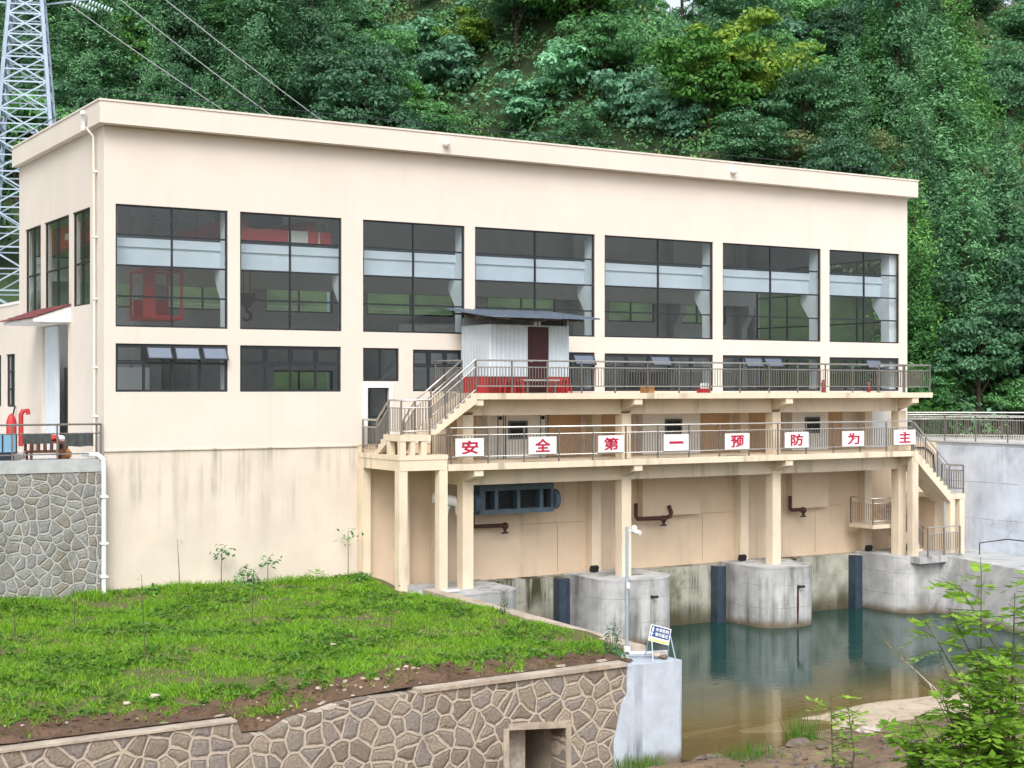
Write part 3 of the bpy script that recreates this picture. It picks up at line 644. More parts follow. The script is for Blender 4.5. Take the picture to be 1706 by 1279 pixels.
# ------------------------------------------------------------------ sheet metal hut on the upper deck
ht = thing('hut', 'pale corrugated sheet hut with a blue-grey lean-to roof and maroon door on the upper deck', 'hut', (13.9, -1.2, 1.72))
def corr(x0, x1, y, z0, z1, st=.16):
    m = MB(); n = int((x1 - x0) / st)
    m.box(x0, x1, y, y + .04, z0, z1)
    for i in range(n): c = x0 + (i + .5) * (x1 - x0) / n; m.prism([(c - .045, y - .001), (c - .02, y - .022), (c + .02, y - .022), (c + .045, y - .001)], 'z', z0 + .002, z1 - .002)
    return m
m = corr(12.3, 13.83, -2.1, 2.28, 4.02); m2 = corr(14.67, 15.5, -2.1, 2.28, 4.02); m.add(m2.v, m2.f); m.box(13.832, 14.668, -2.098, -2.06, 3.97, 4.02)
m.box(12.3, 12.34, -2.058, -.25, 2.28, 4.02); m.box(15.46, 15.5, -2.058, -.25, 2.28, 4.25); m.box(12.342, 15.458, -.3, -.25, 1.73, 4.3); m.build('wall', 'hutwall', ht)
m = MB()
for i in range(9): y = -1.95 + .2 * i; m.box(12.285, 12.299, y - .05, y + .05, 2.3, 4.0)
m.build('wall', 'hutwall', ht)
B(12.31, 13.83, -2.09, -2.05, 1.73, 2.278).build('skirting', 'darkred', ht); B(14.67, 15.49, -2.09, -2.05, 1.73, 2.278).build('skirting', 'red', ht); B(12.31, 12.35, -2.048, -.3, 1.73, 2.278).build('skirting', 'red', ht)
d = B(13.85, 14.65, -2.12, -2.075, 1.74, 3.965).build('door', 'door', ht)
m = MB()
for z0, z1 in ((1.95, 2.6), (2.75, 3.2), (3.3, 3.8)): m.box(13.95, 14.55, -2.132, -2.121, z0, z1)
m.build('panels', 'door', d); m = MB(); m.ball((13.93, -2.16, 2.78), .035, 6); m.build('handle', 'steel', d)
m = MB(); n = 26
for i in range(n):
    x0, x1 = 11.75 + 4.25 * i / n, 11.75 + 4.25 * (i + 1) / n; xm = (x0 + x1) / 2; up = .025 if i % 2 else 0
    m.add([(x0, -3.25, 4.235 + up), (x1, -3.25, 4.235 + up), (x1, -.02, 4.615 + up), (x0, -.02, 4.615 + up), (x0, -3.25, 4.205), (x1, -3.25, 4.205), (x1, -.02, 4.585), (x0, -.02, 4.585)],
          [(0, 1, 2, 3), (4, 7, 6, 5), (0, 4, 5, 1), (1, 5, 6, 2), (2, 6, 7, 3), (3, 7, 4, 0)])
m.build('roof', 'hutroof', ht)
m = MB()
for x in (12.5, 13.9, 15.4): m.bar((x, -3.1, 4.16), (x, -.1, 4.52), .07)
for y, z in ((-2.0, 4.2), (-.4, 4.42)): m.bar((11.85, y, z + .01), (15.9, y, z + .01), .06)
for x in (12.4, 13.9, 15.3): m.bar((x, -2.05, 4.0), (x, -2.05, 4.27), .06)
m.build('roof_frame', 'soffit', ht)
m = MB(); m.box(14.05, 14.13, -2.2, -2.12, 4.0, 4.14); m.box(14.2, 14.28, -2.2, -2.12, 4.0, 4.14); m.build('lamp', 'pvc', ht)
# things on the upper deck
def stool(x, y, lab):
    t = thing('plastic_stool', lab, 'stool', (x, y, 1.72), 'red plastic stools by the hut')
    B(x - .16, x + .16, y - .16, y + .16, 2.13, 2.17).build('seat', 'red', t)
    for sx in (-1, 1):
        for sy in (-1, 1): m = MB(); m.bar((x + sx * .17, y + sy * .17, 1.72), (x + sx * .13, y + sy * .13, 2.13), .05); m.build('leg', 'red', t)
stool(12.75, -2.5, 'red plastic stool left of the maroon hut door, nearer the stair'); stool(13.1, -2.55, 'red plastic stool left of the maroon hut door, nearer the bench'); stool(15.05, -2.5, 'red plastic stool right of the maroon hut door')
t = thing('bench', 'narrow grey bench in front of the hut between the stools', 'bench', (13.9, -2.5, 1.72))
B(13.35, 14.8, -2.62, -2.4, 2.13, 2.18).build('seat', 'cream', t)
for x in (13.5, 14.6): B(x, x + .06, -2.58, -2.44, 1.72, 2.128).build('leg', 'railpost', t)
m = MB(); m.box(18.2, 18.6, -2.85, -2.55, 1.721, 1.98); m.build('cardboard_box', 'orangebox'); o = bpy.data.objects['cardboard_box']; tag(o, 'small brown cardboard box on the upper deck behind the railing', 'box')
m = MB(); m.box(20.75, 21.15, -2.8, -2.5, 1.721, 1.87); o = m.build('red_crate', 'red'); tag(o, 'flat red crate on the upper deck holding pale bottles', 'crate')
for k in range(4):
    m = MB(); m.tube([(20.8 + .1 * k, -2.7, 1.872), (20.8 + .1 * k, -2.7, 2.02), (20.8 + .1 * k, -2.7, 2.08)], [.04, .04, .015], 7)
    tag(m.build('bottle', 'pvc'), 'small pale bottle standing on the flat red crate', 'bottle', 'bottles on the red crate')
for x, lab in ((28.9, 'red fire extinguisher on the upper deck below the last but one window'), (31.4, 'red fire extinguisher by the right end of the upper deck')):
    t = thing('fire_extinguisher', lab, 'extinguisher', (x, -.3, 1.72), 'fire extinguishers on the upper deck')
    m = MB(); m.tube([(x, -.3, 1.72), (x, -.3, 2.1), (x, -.3, 2.16)], [.07, .07, .03], 9); m.build('cylinder', 'darkred', t); B(x - .05, x + .05, -.33, -.27, 2.16, 2.22).build('valve', 'black', t)

# ------------------------------------------------------------------ hung flap gate and pipework under the deck
gt = thing('flap_gate', 'dark blue-grey steel gate with four openings hung under the lower deck', 'gate', (14.2, -1, -1.9))
m = MB(); xs_ = [12.45, 12.72, 13.0, 13.14, 13.96, 14.1, 14.9, 15.02, 15.4, 15.5]
m.box(12.5, 15.5, -1.15, -.75, -1.62, -1.42); m.box(12.5, 15.5, -1.15, -.75, -2.42, -2.26)
for a, b in ((12.5, 12.72), (13.1, 13.24), (14.0, 14.12), (14.92, 15.06), (15.38, 15.5)): m.box(a, b, -1.148, -.752, -2.258, -1.622)
m.build('frame', 'bluesteel', gt)
B(12.72, 15.38, -.80, -.76, -2.25, -1.63).build('skin_plate', 'black', gt)
m = MB()
for k in range(7): m.box(13.26, 13.98, -.9, -.88, -2.2 + .085 * k, -2.17 + .085 * k); m.box(14.14, 14.9, -.9, -.88, -2.2 + .085 * k, -2.17 + .085 * k)
m.build('louvres', 'darksteel', gt)
for x in (12.28, 15.502):
    m = MB(); m.tube([(x, -.95, -2.0), (x + .2, -.95, -2.0)], .36, 14); m.build('roller', 'bluesteel', gt)
m = MB(); m.box(12.2, 15.7, -.9, -.6, -1.41, -1.325); m.build('hanger_beam', 'black', gt)
for x in (13.55, 15.3):
    m = MB()
    for dx in (0, .22, .3): m.tube([(x + dx, -.6, .98), (x + dx, -.6, -.56)], .018, 5)
    m.ball((x + .1, -.6, .85), .07, 6); m.build('hoist_chain', 'darksteel', gt)
def pipe(lab, pts, vx, rtop=True):
    t = thing('valve_pipe', lab, 'pipe', pts[0], 'brown drain pipes with valves')
    m = MB(); m.tube(pts, .075, 10); m.build('pipe', 'rust', t)
    m = MB(); x, y, z = vx; m.tube([(x, y, z + .1), (x, y, z - .2)], .06, 8); m.ball((x, y, z), .13, 7); m.build('valve', 'rust', t)
    m = MB(); m.tube([(x - .13, y, z - .24), (x + .13, y, z - .24)], .03, 8); m.tube([(x, y, z - .1), (x, y, z - .24)], .02, 6); m.build('handwheel', 'darksteel', t)
pipe('brown drain pipe with valve under the hung steel gate', [(12.68, -.36, -2.3), (12.68, -.36, -2.8), (12.74, -.36, -2.88), (13.95, -.36, -2.9)], (13.98, -.36, -2.92))
pipe('brown drain pipe with valve and upturned end below the middle panel', [(19.58, -.4, -2.35), (19.58, -.4, -2.8), (19.66, -.4, -2.93), (20.9, -.4, -2.95), (21.15, -.4, -2.9), (21.22, -.4, -2.75), (21.1, -.4, -2.5)], (20.85, -.4, -2.97))
pipe('short brown drain pipe with valve below the right panel', [(27.06, -.4, -2.35), (27.06, -.4, -2.8), (27.14, -.4, -2.9), (27.75, -.4, -2.92)], (27.75, -.4, -2.94))
t = thing('vent_pipe', 'thick white elbow pipe beside the first front column', 'pipe', (11, -1.6, -1.8))
m = MB(); m.tube([(10.6, -1.3, -1.75), (11.2, -1.6, -1.85), (11.38, -1.7, -1.95), (11.42, -1.75, -2.3)], .17, 12); m.build('pipe', 'pvc', t)
t = thing('down_pipe', 'thinner white downpipe with a bend running to the floor beside the platform', 'pipe', (10.9, -1.6, -3))
m = MB(); m.tube([(11.2, -1.35, -2.02), (11.0, -1.5, -2.12), (10.9, -1.6, -2.4), (10.9, -1.6, -4.7)], .1, 10); m.build('pipe', 'pvc', t)

# ------------------------------------------------------------------ piers, channel walls
def pier(x0, x1, yf, r, label, zt=-4.72):
    poly = [(x0, -.3), (x0, yf + r)]
    for k in range(1, 9): a = math.pi - math.pi / 2 * k / 8; poly.append((x0 + r + r * math.cos(a), yf + r - r * math.sin(a)))
    for k in range(0, 9): a = math.pi / 2 - math.pi / 2 * k / 8; poly.append((x1 - r + r * math.cos(a), yf + r - r * math.sin(a)))
    poly.append((x1, -.3)); t = thing('pier', label, 'pier', ((x0 + x1) / 2, yf, zt), 'round-nosed concrete piers')
    MB().prism(poly, 'z', -8.5, zt - .06).build('shaft', 'conc', t)
    cx = sum(p[0] for p in poly) / len(poly); MB().prism([((p[0] - cx) * 1.006 + cx, p[1] - .012 if p[1] < -.5 else p[1]) for p in poly], 'z', zt - .058, zt).build('cap', 'conc', t)
    return t
pier(9.6, 12.95, -3.35, .8, 'low pale concrete pier at the left, next to the grass')
pier(16.45, 19.5, -3.2, .95, 'round-nosed pale concrete pier behind the mast, second from left')
p2 = pier(23.55, 26.15, -3.2, .95, 'round-nosed concrete pier in the middle of the pool with a rust stain')
pier(30.6, 33.4, -3.2, .95, 'pale concrete pier at the right below the end stair')
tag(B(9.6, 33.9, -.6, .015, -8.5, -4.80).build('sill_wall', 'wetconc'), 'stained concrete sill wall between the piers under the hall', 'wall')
for i, xg in enumerate((16.43, 23.53, 30.58)):
    t = thing('gate_guide', ('dark steel gate slot left of the second pier', 'dark steel gate slot left of the middle pier', 'dark steel gate slot left of the right pier')[i], 'gate guide', (xg, -.8, -6), 'steel gate slots beside the piers')
    m = MB(); m.box(xg - .5, xg - .28, -.95, -.605, -8.3, -4.83); m.box(xg - .275, xg - .03, -.80, -.605, -8.3, -4.86); m.build('channel', 'guide', t)
    B(xg - .60, xg - .502, -1.0, -.605, -8.3, -4.82).build('flange', 'guide', t)
for x, y, lab in ((17.45, -.8, 'small dark floodlight on the ledge by the second pilaster'), (24.3, -.8, 'small dark floodlight on the ledge by the third pilaster'), (30.95, -.75, 'small dark floodlight on the ledge by the last pilaster')):
    t = thing('floodlight', lab, 'lamp', (x, y, -4.72), 'floodlights on the ledge')
    m = MB(); m.obox((x, y, -4.58), (.16, 0, 0), (0, .05, .03), (0, -.03, .09)); m.build('lamp_body', 'black', t); B(x - .02, x + .02, y - .02, y + .02, -4.8, -4.6).build('foot', 'black', t)
# pipes out of the piers with rust stain
for x, z, lab in ((18.2, -5.35, 'short dark pipe stub on the second pier'), (24.95, -5.45, 'short dark pipe stub on the middle pier above a rust stain')):
    m = MB(); m.tube([(x, -3.15, z), (x, -3.34, z), (x + .16, -3.38, z)], .05, 8); tag(m.build('pipe_stub', 'black'), lab, 'pipe')
m = MB(); m.add([(24.9, -3.2035, -5.47), (24.98, -3.2035, -5.47), (25.0, -3.2035, -6.2), (24.97, -3.2035, -6.85), (24.9, -3.2035, -6.85), (24.88, -3.2035, -6.2)], [(0, 1, 2, 3, 4, 5)]); m.build('rust_stain', 'rust', p2)
# right hand wing walls and upper road
t = tag(MB().build('x', None) if False else thing('wing_wall', 'battered concrete wing wall on the right bank of the pool', 'wall', (31.5, -8, -5)))
m = MB(); ring = [(32.7, -1.0), (32.45, -3.9), (31.3, -8.3), (29.6, -15), (28.6, -19)]
vs = []; fs = []
for (x, y) in ring: vs += [(x - .95, y, -8.4), (x, y, -4.75), (x + .5, y, -4.75), (x + .5, y, -8.4)]
for i in range(len(ring) - 1):
    for k in range(4): fs.append((4 * i + k, 4 * i + (k + 1) % 4, 4 * i + 4 + (k + 1) % 4, 4 * i + 4 + k))
fs += [(0, 1, 2, 3), tuple(4 * (len(ring) - 1) + k for k in (3, 2, 1, 0))]
m.add(vs, fs); m.build('wall', 'conc', t)
struct(MB().prism([(32.8, -1.2), (32.9, -3.9), (31.8, -8.3), (30.1, -15), (29.0, -19), (35.7, -19), (35.7, .0), (33.0, .0)], 'z', -5.2, -4.76).build('bank_path', 'cap'))
rw = tag(B(35.6, 36.3, -26, -.02, -7, -.38).build('retaining_wall', 'blueconc'), 'tall blue-grey streaked concrete retaining wall at the right edge', 'wall')
B(33.902, 35.7, -.02, .35, -5.0, -.38).build('side_wall', 'peach', bw)
struct(B(33.92, 75, .36, 12, -.7, -.34).build('road', 'road')); struct(B(35.55, 75, -26.1, .355, -.37, -.33).build('road_edge', 'road'))
RG = 'grey road railings at the right'
railing('near grey road railing on top of the tall concrete wall', [(35.8, -12, -.33), (35.8, -.3, -.33), (34.0, .5, -.33)], [7, 1], RG, h=1.1, mid=.92, bot=.15)
railing('far grey road railing in front of the dark trees', [(34.3, 3.5, -.33), (38.5, 1.5, -.33), (48, -8, -.33)], [3, 7], RG, h=1.15, mid=.95, bot=.15)
m = MB(); m.tube([(34.2, -.06, -.6), (34.9, -.08, -.62), (35.35, -.1, -.95), (35.45, -.12, -2.4)], .04, 7); tag(m.build('cable_conduit', 'black'), 'curved black cable on the beige wall beside the right stair', 'cable')
m = MB(); m.tube([(34.2, -3.6, -4.76), (34.2, -3.6, -4.3), (34.9, -4.4, -4.12), (35.4, -6.5, -4.2)], .025, 6); tag(m.build('bent_rod', 'darksteel'), 'thin bent steel rod on the path below the tall concrete wall', 'rod')

# ------------------------------------------------------------------ left yard
sw = thing('yard_wall', 'grey rubble stone retaining wall with a concrete cap below the left yard', 'wall', (-5, -.3, -4.4))
B(-14, -.03, -.32, .3, -5.0, -.62).build('masonry', 'stone_grey', sw); B(-14, -.025, -.35, .33, -.618, -.25).build('cap', 'cap', sw)
struct(B(-30, -.004, .335, 26, -.6, -.30).build('yard', 'road'))
t = thing('corner_pipe', 'white plastic pipe down the joint between the stone wall and the plinth', 'pipe', (-.1, -.4, -.2))
m = MB(); m.tube([(-.6, .1, -.10), (-.25, -.25, -.12), (-.14, -.43, -.25), (-.13, -.45, -.6), (-.13, -.45, -4.4)], .075, 10); m.build('pipe', 'pvc', t)
for z in (-1.4, -2.8, -3.8): B(-.24, -.02, -.55, -.355, z, z + .06).build('collar', 'pvc', t)
yr = railing('open steel railing along the edge of the left yard', [(-13.2, -.12, -.25), (-.12, -.12, -.25), (-.12, .35, -.25)], [10, 1], h=1.05, mid=.78, bot=.17, bal=0)
for x0, x1, lab, z0 in ((-2.45, -1.62, 'dark mat hung over the yard railing, the left one', .24), (-1.22, -.37, 'dark mat hung over the yard railing, nearer the hall corner', .14)):
    m = MB(); n = 10
    for k in range(n):
        xa, xb = x0 + (x1 - x0) * k / n, x0 + (x1 - x0) * (k + 1) / n; e = .01 * math.sin(k * 1.9)
        m.box(xa, xb, -.185 + e, -.165 + e, z0 + .01 * math.sin(k), .53)
    tag(m.build('floor_mat', 'mat'), lab, 'mat', 'dark mats on the yard railing')
t = thing('bin', 'pale blue box with dark edges at the left edge of the yard', 'box', (-2.95, .3, -.3))
B(-3.4, -2.55, .2, .9, .0, .5).build('body', 'bluepaint', t); m = MB()
for x in (-3.4, -2.96, -2.56): m.box(x, x + .04, .185, .199, -.02, .52)
m.box(-3.42, -2.53, .186, .2, -.05, -.002); m.box(-3.36, -2.6, .22, .88, -.3, -.052); m.build('frame', 'darksteel', t)
def hydrant(x, y):
    t = thing('fire_hydrant', 'tall red fire hydrant with a hooked outlet in the yard', 'hydrant', (x, y, -.3))
    m = MB(); m.tube([(x, y, -.3), (x, y, .75), (x, y, .95), (x, y, 1.02)], [.17, .17, .1, .03], 10); m.build('body', 'red', t)
    m = MB(); m.tube([(x + .32, y, -.1), (x + .32, y, .98), (x + .38, y, 1.1), (x + .55, y, 1.12), (x + .56, y, .98)], .085, 9); m.build('outlet', 'red', t)
hydrant(-1.0, 7.4)
t = thing('pallet_crate', 'low brown slatted crate on legs in the yard behind the railing', 'crate', (-1.3, 1.2, -.3))
m = MB(); m.box(-2.0, -.9, .9, 1.6, .2, .26)
for k in range(6): m.box(-1.98 + .2 * k, -1.9 + .2 * k, .88, .92, -.02, .2); m.box(-1.98 + .2 * k, -1.9 + .2 * k, 1.58, 1.62, -.02, .2)
m.box(-2.0, -.9, .9, 1.6, -.08, -.02); m.build('slats', 'wood', t)
for x in (-1.95, -1.0):
    for y in (.95, 1.5): B(x, x + .07, y, y + .07, -.3, -.081).build('leg', 'wood', t)
for x, y, z, s, mt, lab in ((-2.3, 1.2, -.14, .22, 'sack', 'pale crumpled sack beside the slatted crate'), (-2.7, 1.4, -.16, .2, 'sack', 'grey-white crumpled sack nearest the blue box'), (-1.2, 1.2, .35, .14, 'red', 'small red bundle on the slatted crate'), (-.95, 1.3, .33, .13, 'pvc', 'white cloth bundle on the slatted crate'), (-.75, 1.6, -.15, .2, 'orangebox', 'brown bucket right of the slatted crate')):
    m = MB(); m.ball((x, y, z), s, 6, (1.2, 1, .8), .35, int(x * 100)); tag(m.build('bundle' if mt != 'sack' else 'sack', mt), lab, 'bundle' if mt != 'sack' else 'sack')
m = MB(); m.tube([(-.05, 10.9, 1.25), (-.12, 10.95, .9), (-.1, 11.2, .3), (-.2, 11.2, -.28)], .03, 6); tag(m.build('hose', 'darksteel'), 'thin grey hose hanging below the barred annex window', 'hose')

# ------------------------------------------------------------------ lawn terrace, near wall
def lawn_z(x, y): 
    return -4.42 + .006 * y + .06 * np.sin(x * .7 + y * .4) + .05 * np.sin(y * 1.1 - x * .35) + .02 * np.sin(x * 3.1) * np.sin(y * 2.7) - .35 * sstep(-14.2, -16.6, y) * sstep(3, -2, x) + .16 * sstep(-3, 0, y)
struct(grid_mesh('lawn_ground', np.arange(-15, 8.71, .3), np.arange(-15.3, .31, .3), lambda x, y: lawn_z(x, y) - .02 * sstep(8.0, 8.8, x), 'lawnsoil'))
lawn_o = bpy.data.objects['lawn_ground']
m = MB(); q = [(8.45, -15.4), (8.95, -15.4), (9.62, -3.3), (9.15, -3.3)]; m.prism(q, 'z', -8.4, -4.47); tag(m.build('channel_wall', 'kerb'), 'earthy concrete kerb wall between the grass and the pool', 'wall')
m = MB(); q = [(9.25, -3.35), (9.9, -3.35), (9.9, -.3), (8.2, -.3), (8.2, -3.0)]; m.prism(q, 'z', -8.4, -4.66); tag(m.build('floor_slab', 'cap'), 'pale concrete floor slab under the left platform', 'slab')
NW = [(-16, -7.6), (4.14, -7.6), (4.14, -5.74), (5.66, -5.86), (5.66, -7.6), (7.02, -7.6), (6.98, -6.4), (7.2, -5.5), (7.36, -5.3), (7.36, -4.62), (4.3, -4.64), (1.9, -4.68), (.6, -4.68), (.03, -4.72), (-.55, -4.85), (-1.05, -4.93), (-1.55, -5.16), (-2.1, -5.14), (-2.25, -4.83), (-4.56, -4.83), (-6.82, -4.87), (-16, -5.0)]
nw = thing('near_wall', 'tan rubble stone wall with broken top and a square culvert in the foreground', 'wall', (0, -16.6, -7))
m = MB(); m.prism(NW, 'y', -16.8, -16.2); m.build('masonry', 'stone_tan', nw)
m = MB(); m.prism([(-16, -5.0), (-6.82, -4.87), (-2.25, -4.83), (-2.25, -4.785), (-6.82, -4.825), (-16, -4.955)], 'y', -16.84, -16.15); m.prism([(1.9, -4.679), (7.36, -4.619), (7.36, -4.53), (1.9, -4.60)], 'y', -16.86, -16.15); m.build('coping', 'kerb', nw)
m = MB(); m.box(4.0, 4.138, -16.83, -14.6, -7.6, -5.7); m.box(5.662, 5.8, -16.83, -14.6, -7.6, -5.7); m.prism([(4.14, -5.738), (5.66, -5.858), (5.66, -5.7), (4.14, -5.6)], 'y', -16.84, -14.6); m.box(4.14, 5.66, -14.7, -14.6, -7.6, -5.87); m.build('culvert', 'kerb', nw)
m = MB(); m.box(4.3, 4.95, -16.2, -16.05, -7.6, -5.8); m.build('culvert_slab', 'rockpale', nw)
m = MB(); m.prism([(7.03, -7.6), (8.95, -7.6), (8.97, -4.62), (7.365, -4.62), (7.365, -5.28), (7.21, -5.5), (6.99, -6.38)], 'y', -16.83, -15.3); tag(m.build('end_block', 'rendered'), 'pale blue-grey rendered block closing the right end of the stone wall', 'wall')

# leaf and blade meshes -------------------------------------------------
def unit(a): return a / np.maximum(np.linalg.norm(a, axis=1, keepdims=True), 1e-6)
def leaves(C, N, L, W, g=rng):
    """rhombic leaves folded along the midrib: two triangles sharing the midrib"""
    n = len(C); N = unit(N); T = unit(np.cross(N, g.normal(size=(n, 3)))); Bt = np.cross(N, T)
    L = np.broadcast_to(np.asarray(L, float), (n,))[:, None]; W = np.broadcast_to(np.asarray(W, float), (n,))[:, None]
    v = np.stack([C - T * L / 2, C + Bt * W / 2 + N * W * .18, C + T * L / 2, C - Bt * W / 2 + N * W * .18], 1).reshape(-1, 3)
    i = np.arange(n)[:, None] * 4
    return v, np.concatenate([i + [[0, 1, 2]], i + [[0, 2, 3]]], 0)
def leafmesh(name, parts):
    vs, fs, o = [], [], 0
    for v, f in parts: vs.append(v); fs.append(f + o); o += len(v)
    return fast_mesh(name, np.concatenate(vs), np.concatenate(fs))
def blades(P, h, w, lean, g=rng):
    n = len(P); a = g.uniform(0, 2 * np.pi, n); d = np.stack([np.cos(a), np.sin(a), 0 * a], 1) * (w / 2)[:, None]
    le = np.stack([g.normal(size=n), g.normal(size=n), 0 * a], 1) * (lean * h)[:, None]; tip = P + le + np.stack([0 * a, 0 * a, h], 1)
    v = np.stack([P - d, P + d, tip], 1).reshape(-1, 3); return v, np.arange(n * 3).reshape(-1, 3)
def patch(x, y): return np.sin(x * 1.3 + 1.7 * np.sin(y * .9)) + np.sin(y * 1.9 + 1.3 * np.sin(x * 1.1 + 2)) + .7 * np.sin(x * 4.1 + y * 3.3) + .5 * np.sin(x * 6.7 - y * 5.1)
N_ = 230000
px_, py_ = rng.uniform(-14.5, 8.9, N_), rng.uniform(-16.4, -.25, N_)
edge = -15.98 + .28 * np.sin(px_ * .9) + .25 * np.sin(px_ * 2.3 + 1)
keep = (py_ > edge + rng.normal(0, .18, N_)) & (px_ < 8.25 + .065 * (py_ + 15.4)) & (patch(px_, py_) > -1.35 + rng.normal(0, .7, N_)) & ~((px_ > 8.4) & (py_ > -3.2)) & (patch(px_ * 2.1 + 3, py_ * 2.2) > -1.5 + rng.normal(0, .6, N_))
px_, py_ = px_[keep], py_[keep]; n = len(px_)
hh = rng.uniform(.05, .13, n) * (1 + .35 * np.sin(px_ * 1.9) * np.sin(py_ * 1.6)); hh *= np.where(py_ > -1.2, 1.9, 1.)
me = leafmesh('lawn_grass', [blades(np.stack([px_, py_, lawn_z(px_, py_) - .01], 1), hh, rng.uniform(.02, .045, n), rng.uniform(.3, 1.0, n))])
tag(link('lawn_grass', me, LEAF['grass']), 'short bright green grass growing over the terrace below the hall', 'grass', kind='stuff')
# low broad weeds scattered in the grass
n = 9000; wx, wy = rng.uniform(-14, 8.0, n), rng.uniform(-15.6, -.4, n); ok = patch(wx * .8 + 5, wy * .8) > .2; wx, wy = wx[ok], wy[ok]; n = len(wx)
C = np.repeat(np.stack([wx, wy, lawn_z(wx, wy) + .06], 1), 4, 0) + rng.normal(0, .07, (n * 4, 3)) * [1, 1, .35]
me = leafmesh('lawn_weeds', [leaves(C, np.array([0, 0, 1.]) + rng.normal(0, .5, C.shape), rng.uniform(.08, .2, len(C)), rng.uniform(.05, .1, len(C)))])
tag(link('lawn_weeds', me, LEAF['weed']), 'low broad-leaved weeds scattered through the short grass', 'weeds', kind='stuff')
# soil strip and rubble along the broken wall top
WT = [(-16, -4.93), (-6.82, -4.80), (-2.25, -4.77), (-2.1, -5.12), (-1.55, -5.15), (-1.05, -4.93), (-.55, -4.85), (.03, -4.72), (.6, -4.67), (1.9, -4.60), (7.36, -4.54), (9, -4.54)]
def strip_z(x, y):
    f = np.clip((y + 16.45) / .55, 0, 1); wt = np.interp(x, [q[0] for q in WT], [q[1] for q in WT]) + .015
    n = .05 * np.sin(x * 5.3 + y * 2) * np.sin(y * 6.1) + .03 * np.sin(x * 11.3 - y * 7) + .025 * np.sin(x * 19 + y * 23)
    return wt * (1 - f) + (np.maximum(lawn_z(x, y), wt) + .045) * f + n * np.clip(f * 3, .15, 1) - .2 * sstep(-15.5, -14.95, y)
struct(grid_mesh('soil_strip', np.arange(-15, 7.95, .1), np.arange(-16.5, -14.9, .08), lambda x, y: strip_z(x, y) - .12 * sstep(7.3, 7.9, x), 'soil'))
for nm, mt, cnt, r0, r1, lab in (('rubble', 'kerb', 70, .012, .045, 'small loose pale rubble along the top of the near stone wall'), ('clods', 'soil', 420, .02, .06, 'red-brown soil clods along the top of the near stone wall')):
    m = MB()
    for k in range(cnt):
        x = random.uniform(-14, 8.0); y = -16.4 + 1.1 * random.random() ** .8; r = random.uniform(r0, r1)
        if nm == 'rubble' and random.random() < .55: x = random.uniform(-1.6, 2.4); y = random.uniform(-16.45, -15.7); r *= 1.3
        m.ball((x, y, float(strip_z(x, y)) + r * .15), r, 4, (1.2, 1, .7), .5, k)
    tag(m.build(nm, mt), lab, 'rubble', kind='stuff')
m = MB()
for k in range(330):
    x = random.uniform(8.6, 24); y = random.uniform(-22, -17.3); r = random.uniform(.03, .12); m.ball((x, y, float(ground_z(x, y)) + r * .1), r, 4, (1.2, 1, .6), .5, k)
tag(m.build('gravel', 'rockdark'), 'dark stones and gravel on the muddy bank by the water', 'gravel', kind='stuff')
for x, y, s, lab in ((13.9, -18.1, .3, 'flat pale stone on the muddy bank near the reeds'), (9.3, -17.5, .34, 'dark flat rock at the water edge beside the end block'), (11.6, -18.0, .3, 'low dark rock at the water edge left of the reeds')):
    m = MB(); m.ball((x, y, float(ground_z(x, y)) + .05), s, 6, (1.3, .9, .45), .35, int(x * 10)); tag(m.build('rock', 'rockpale' if s == .3 and x > 13 else 'rockdark'), lab, 'rock')
# lawn stones
for x, y, s, lab in ((-3.2, -14.6, .09, 'white stone at the front edge of the grass, the larger one'), (-3.9, -14.9, .06, 'small pale stone at the front edge of the grass'), (2.4, -11.3, .07, 'white flat stone in the middle of the grass'), (4.9, -15.1, .08, 'orange-tan stone near the wall top')):
    m = MB(); m.ball((x, y, float(lawn_z(x, y)) + .05), s, 5, (1.3, 1, .6), .4, int(x * 50)); tag(m.build('stone', 'rockpale'), lab, 'stone')

# ------------------------------------------------------------------ camera mast, blue sign
t = thing('camera_mast', 'slim grey mast with a white camera on a short arm above the grass', 'camera mast', (8.28, -15.4, -4.5))
m = MB(); m.tube([(8.28, -15.55, -4.55), (8.28, -15.55, -1.5)], .038, 8); m.build('pole', 'galv', t)
m = MB(); m.tube([(8.28, -15.55, -4.55), (8.28, -15.55, -4.42)], .09, 8); m.build('base', 'pvc', t)
m = MB(); m.tube([(8.28, -15.55, -1.62), (8.5, -15.55, -1.6)], .025, 6); m.build('arm', 'pvc', t)
m = MB(); m.tube([(8.5, -15.5, -1.62), (8.56, -15.72, -1.66)], .06, 8); m.ball((8.5, -15.55, -1.55), .075, 7); m.build('camera', 'white', t)
m = MB(); m.box(8.24, 8.32, -15.62, -15.58, -3.0, -2.86); m.build('junction', 'white', t)
m = MB(); m.tube([(8.1, -15.9, -4.52), (8.5, -16.1, -4.52), (9.0, -16.2, -4.52)], .045, 8); tag(m.build('loose_pipe', 'pvc'), 'white plastic pipe lying on the end block under the blue sign', 'pipe')
sg = thing('warning_sign', 'small tilted blue warning sign on a folding frame at the end of the wall', 'sign', (8.6, -16.4, -4.6))
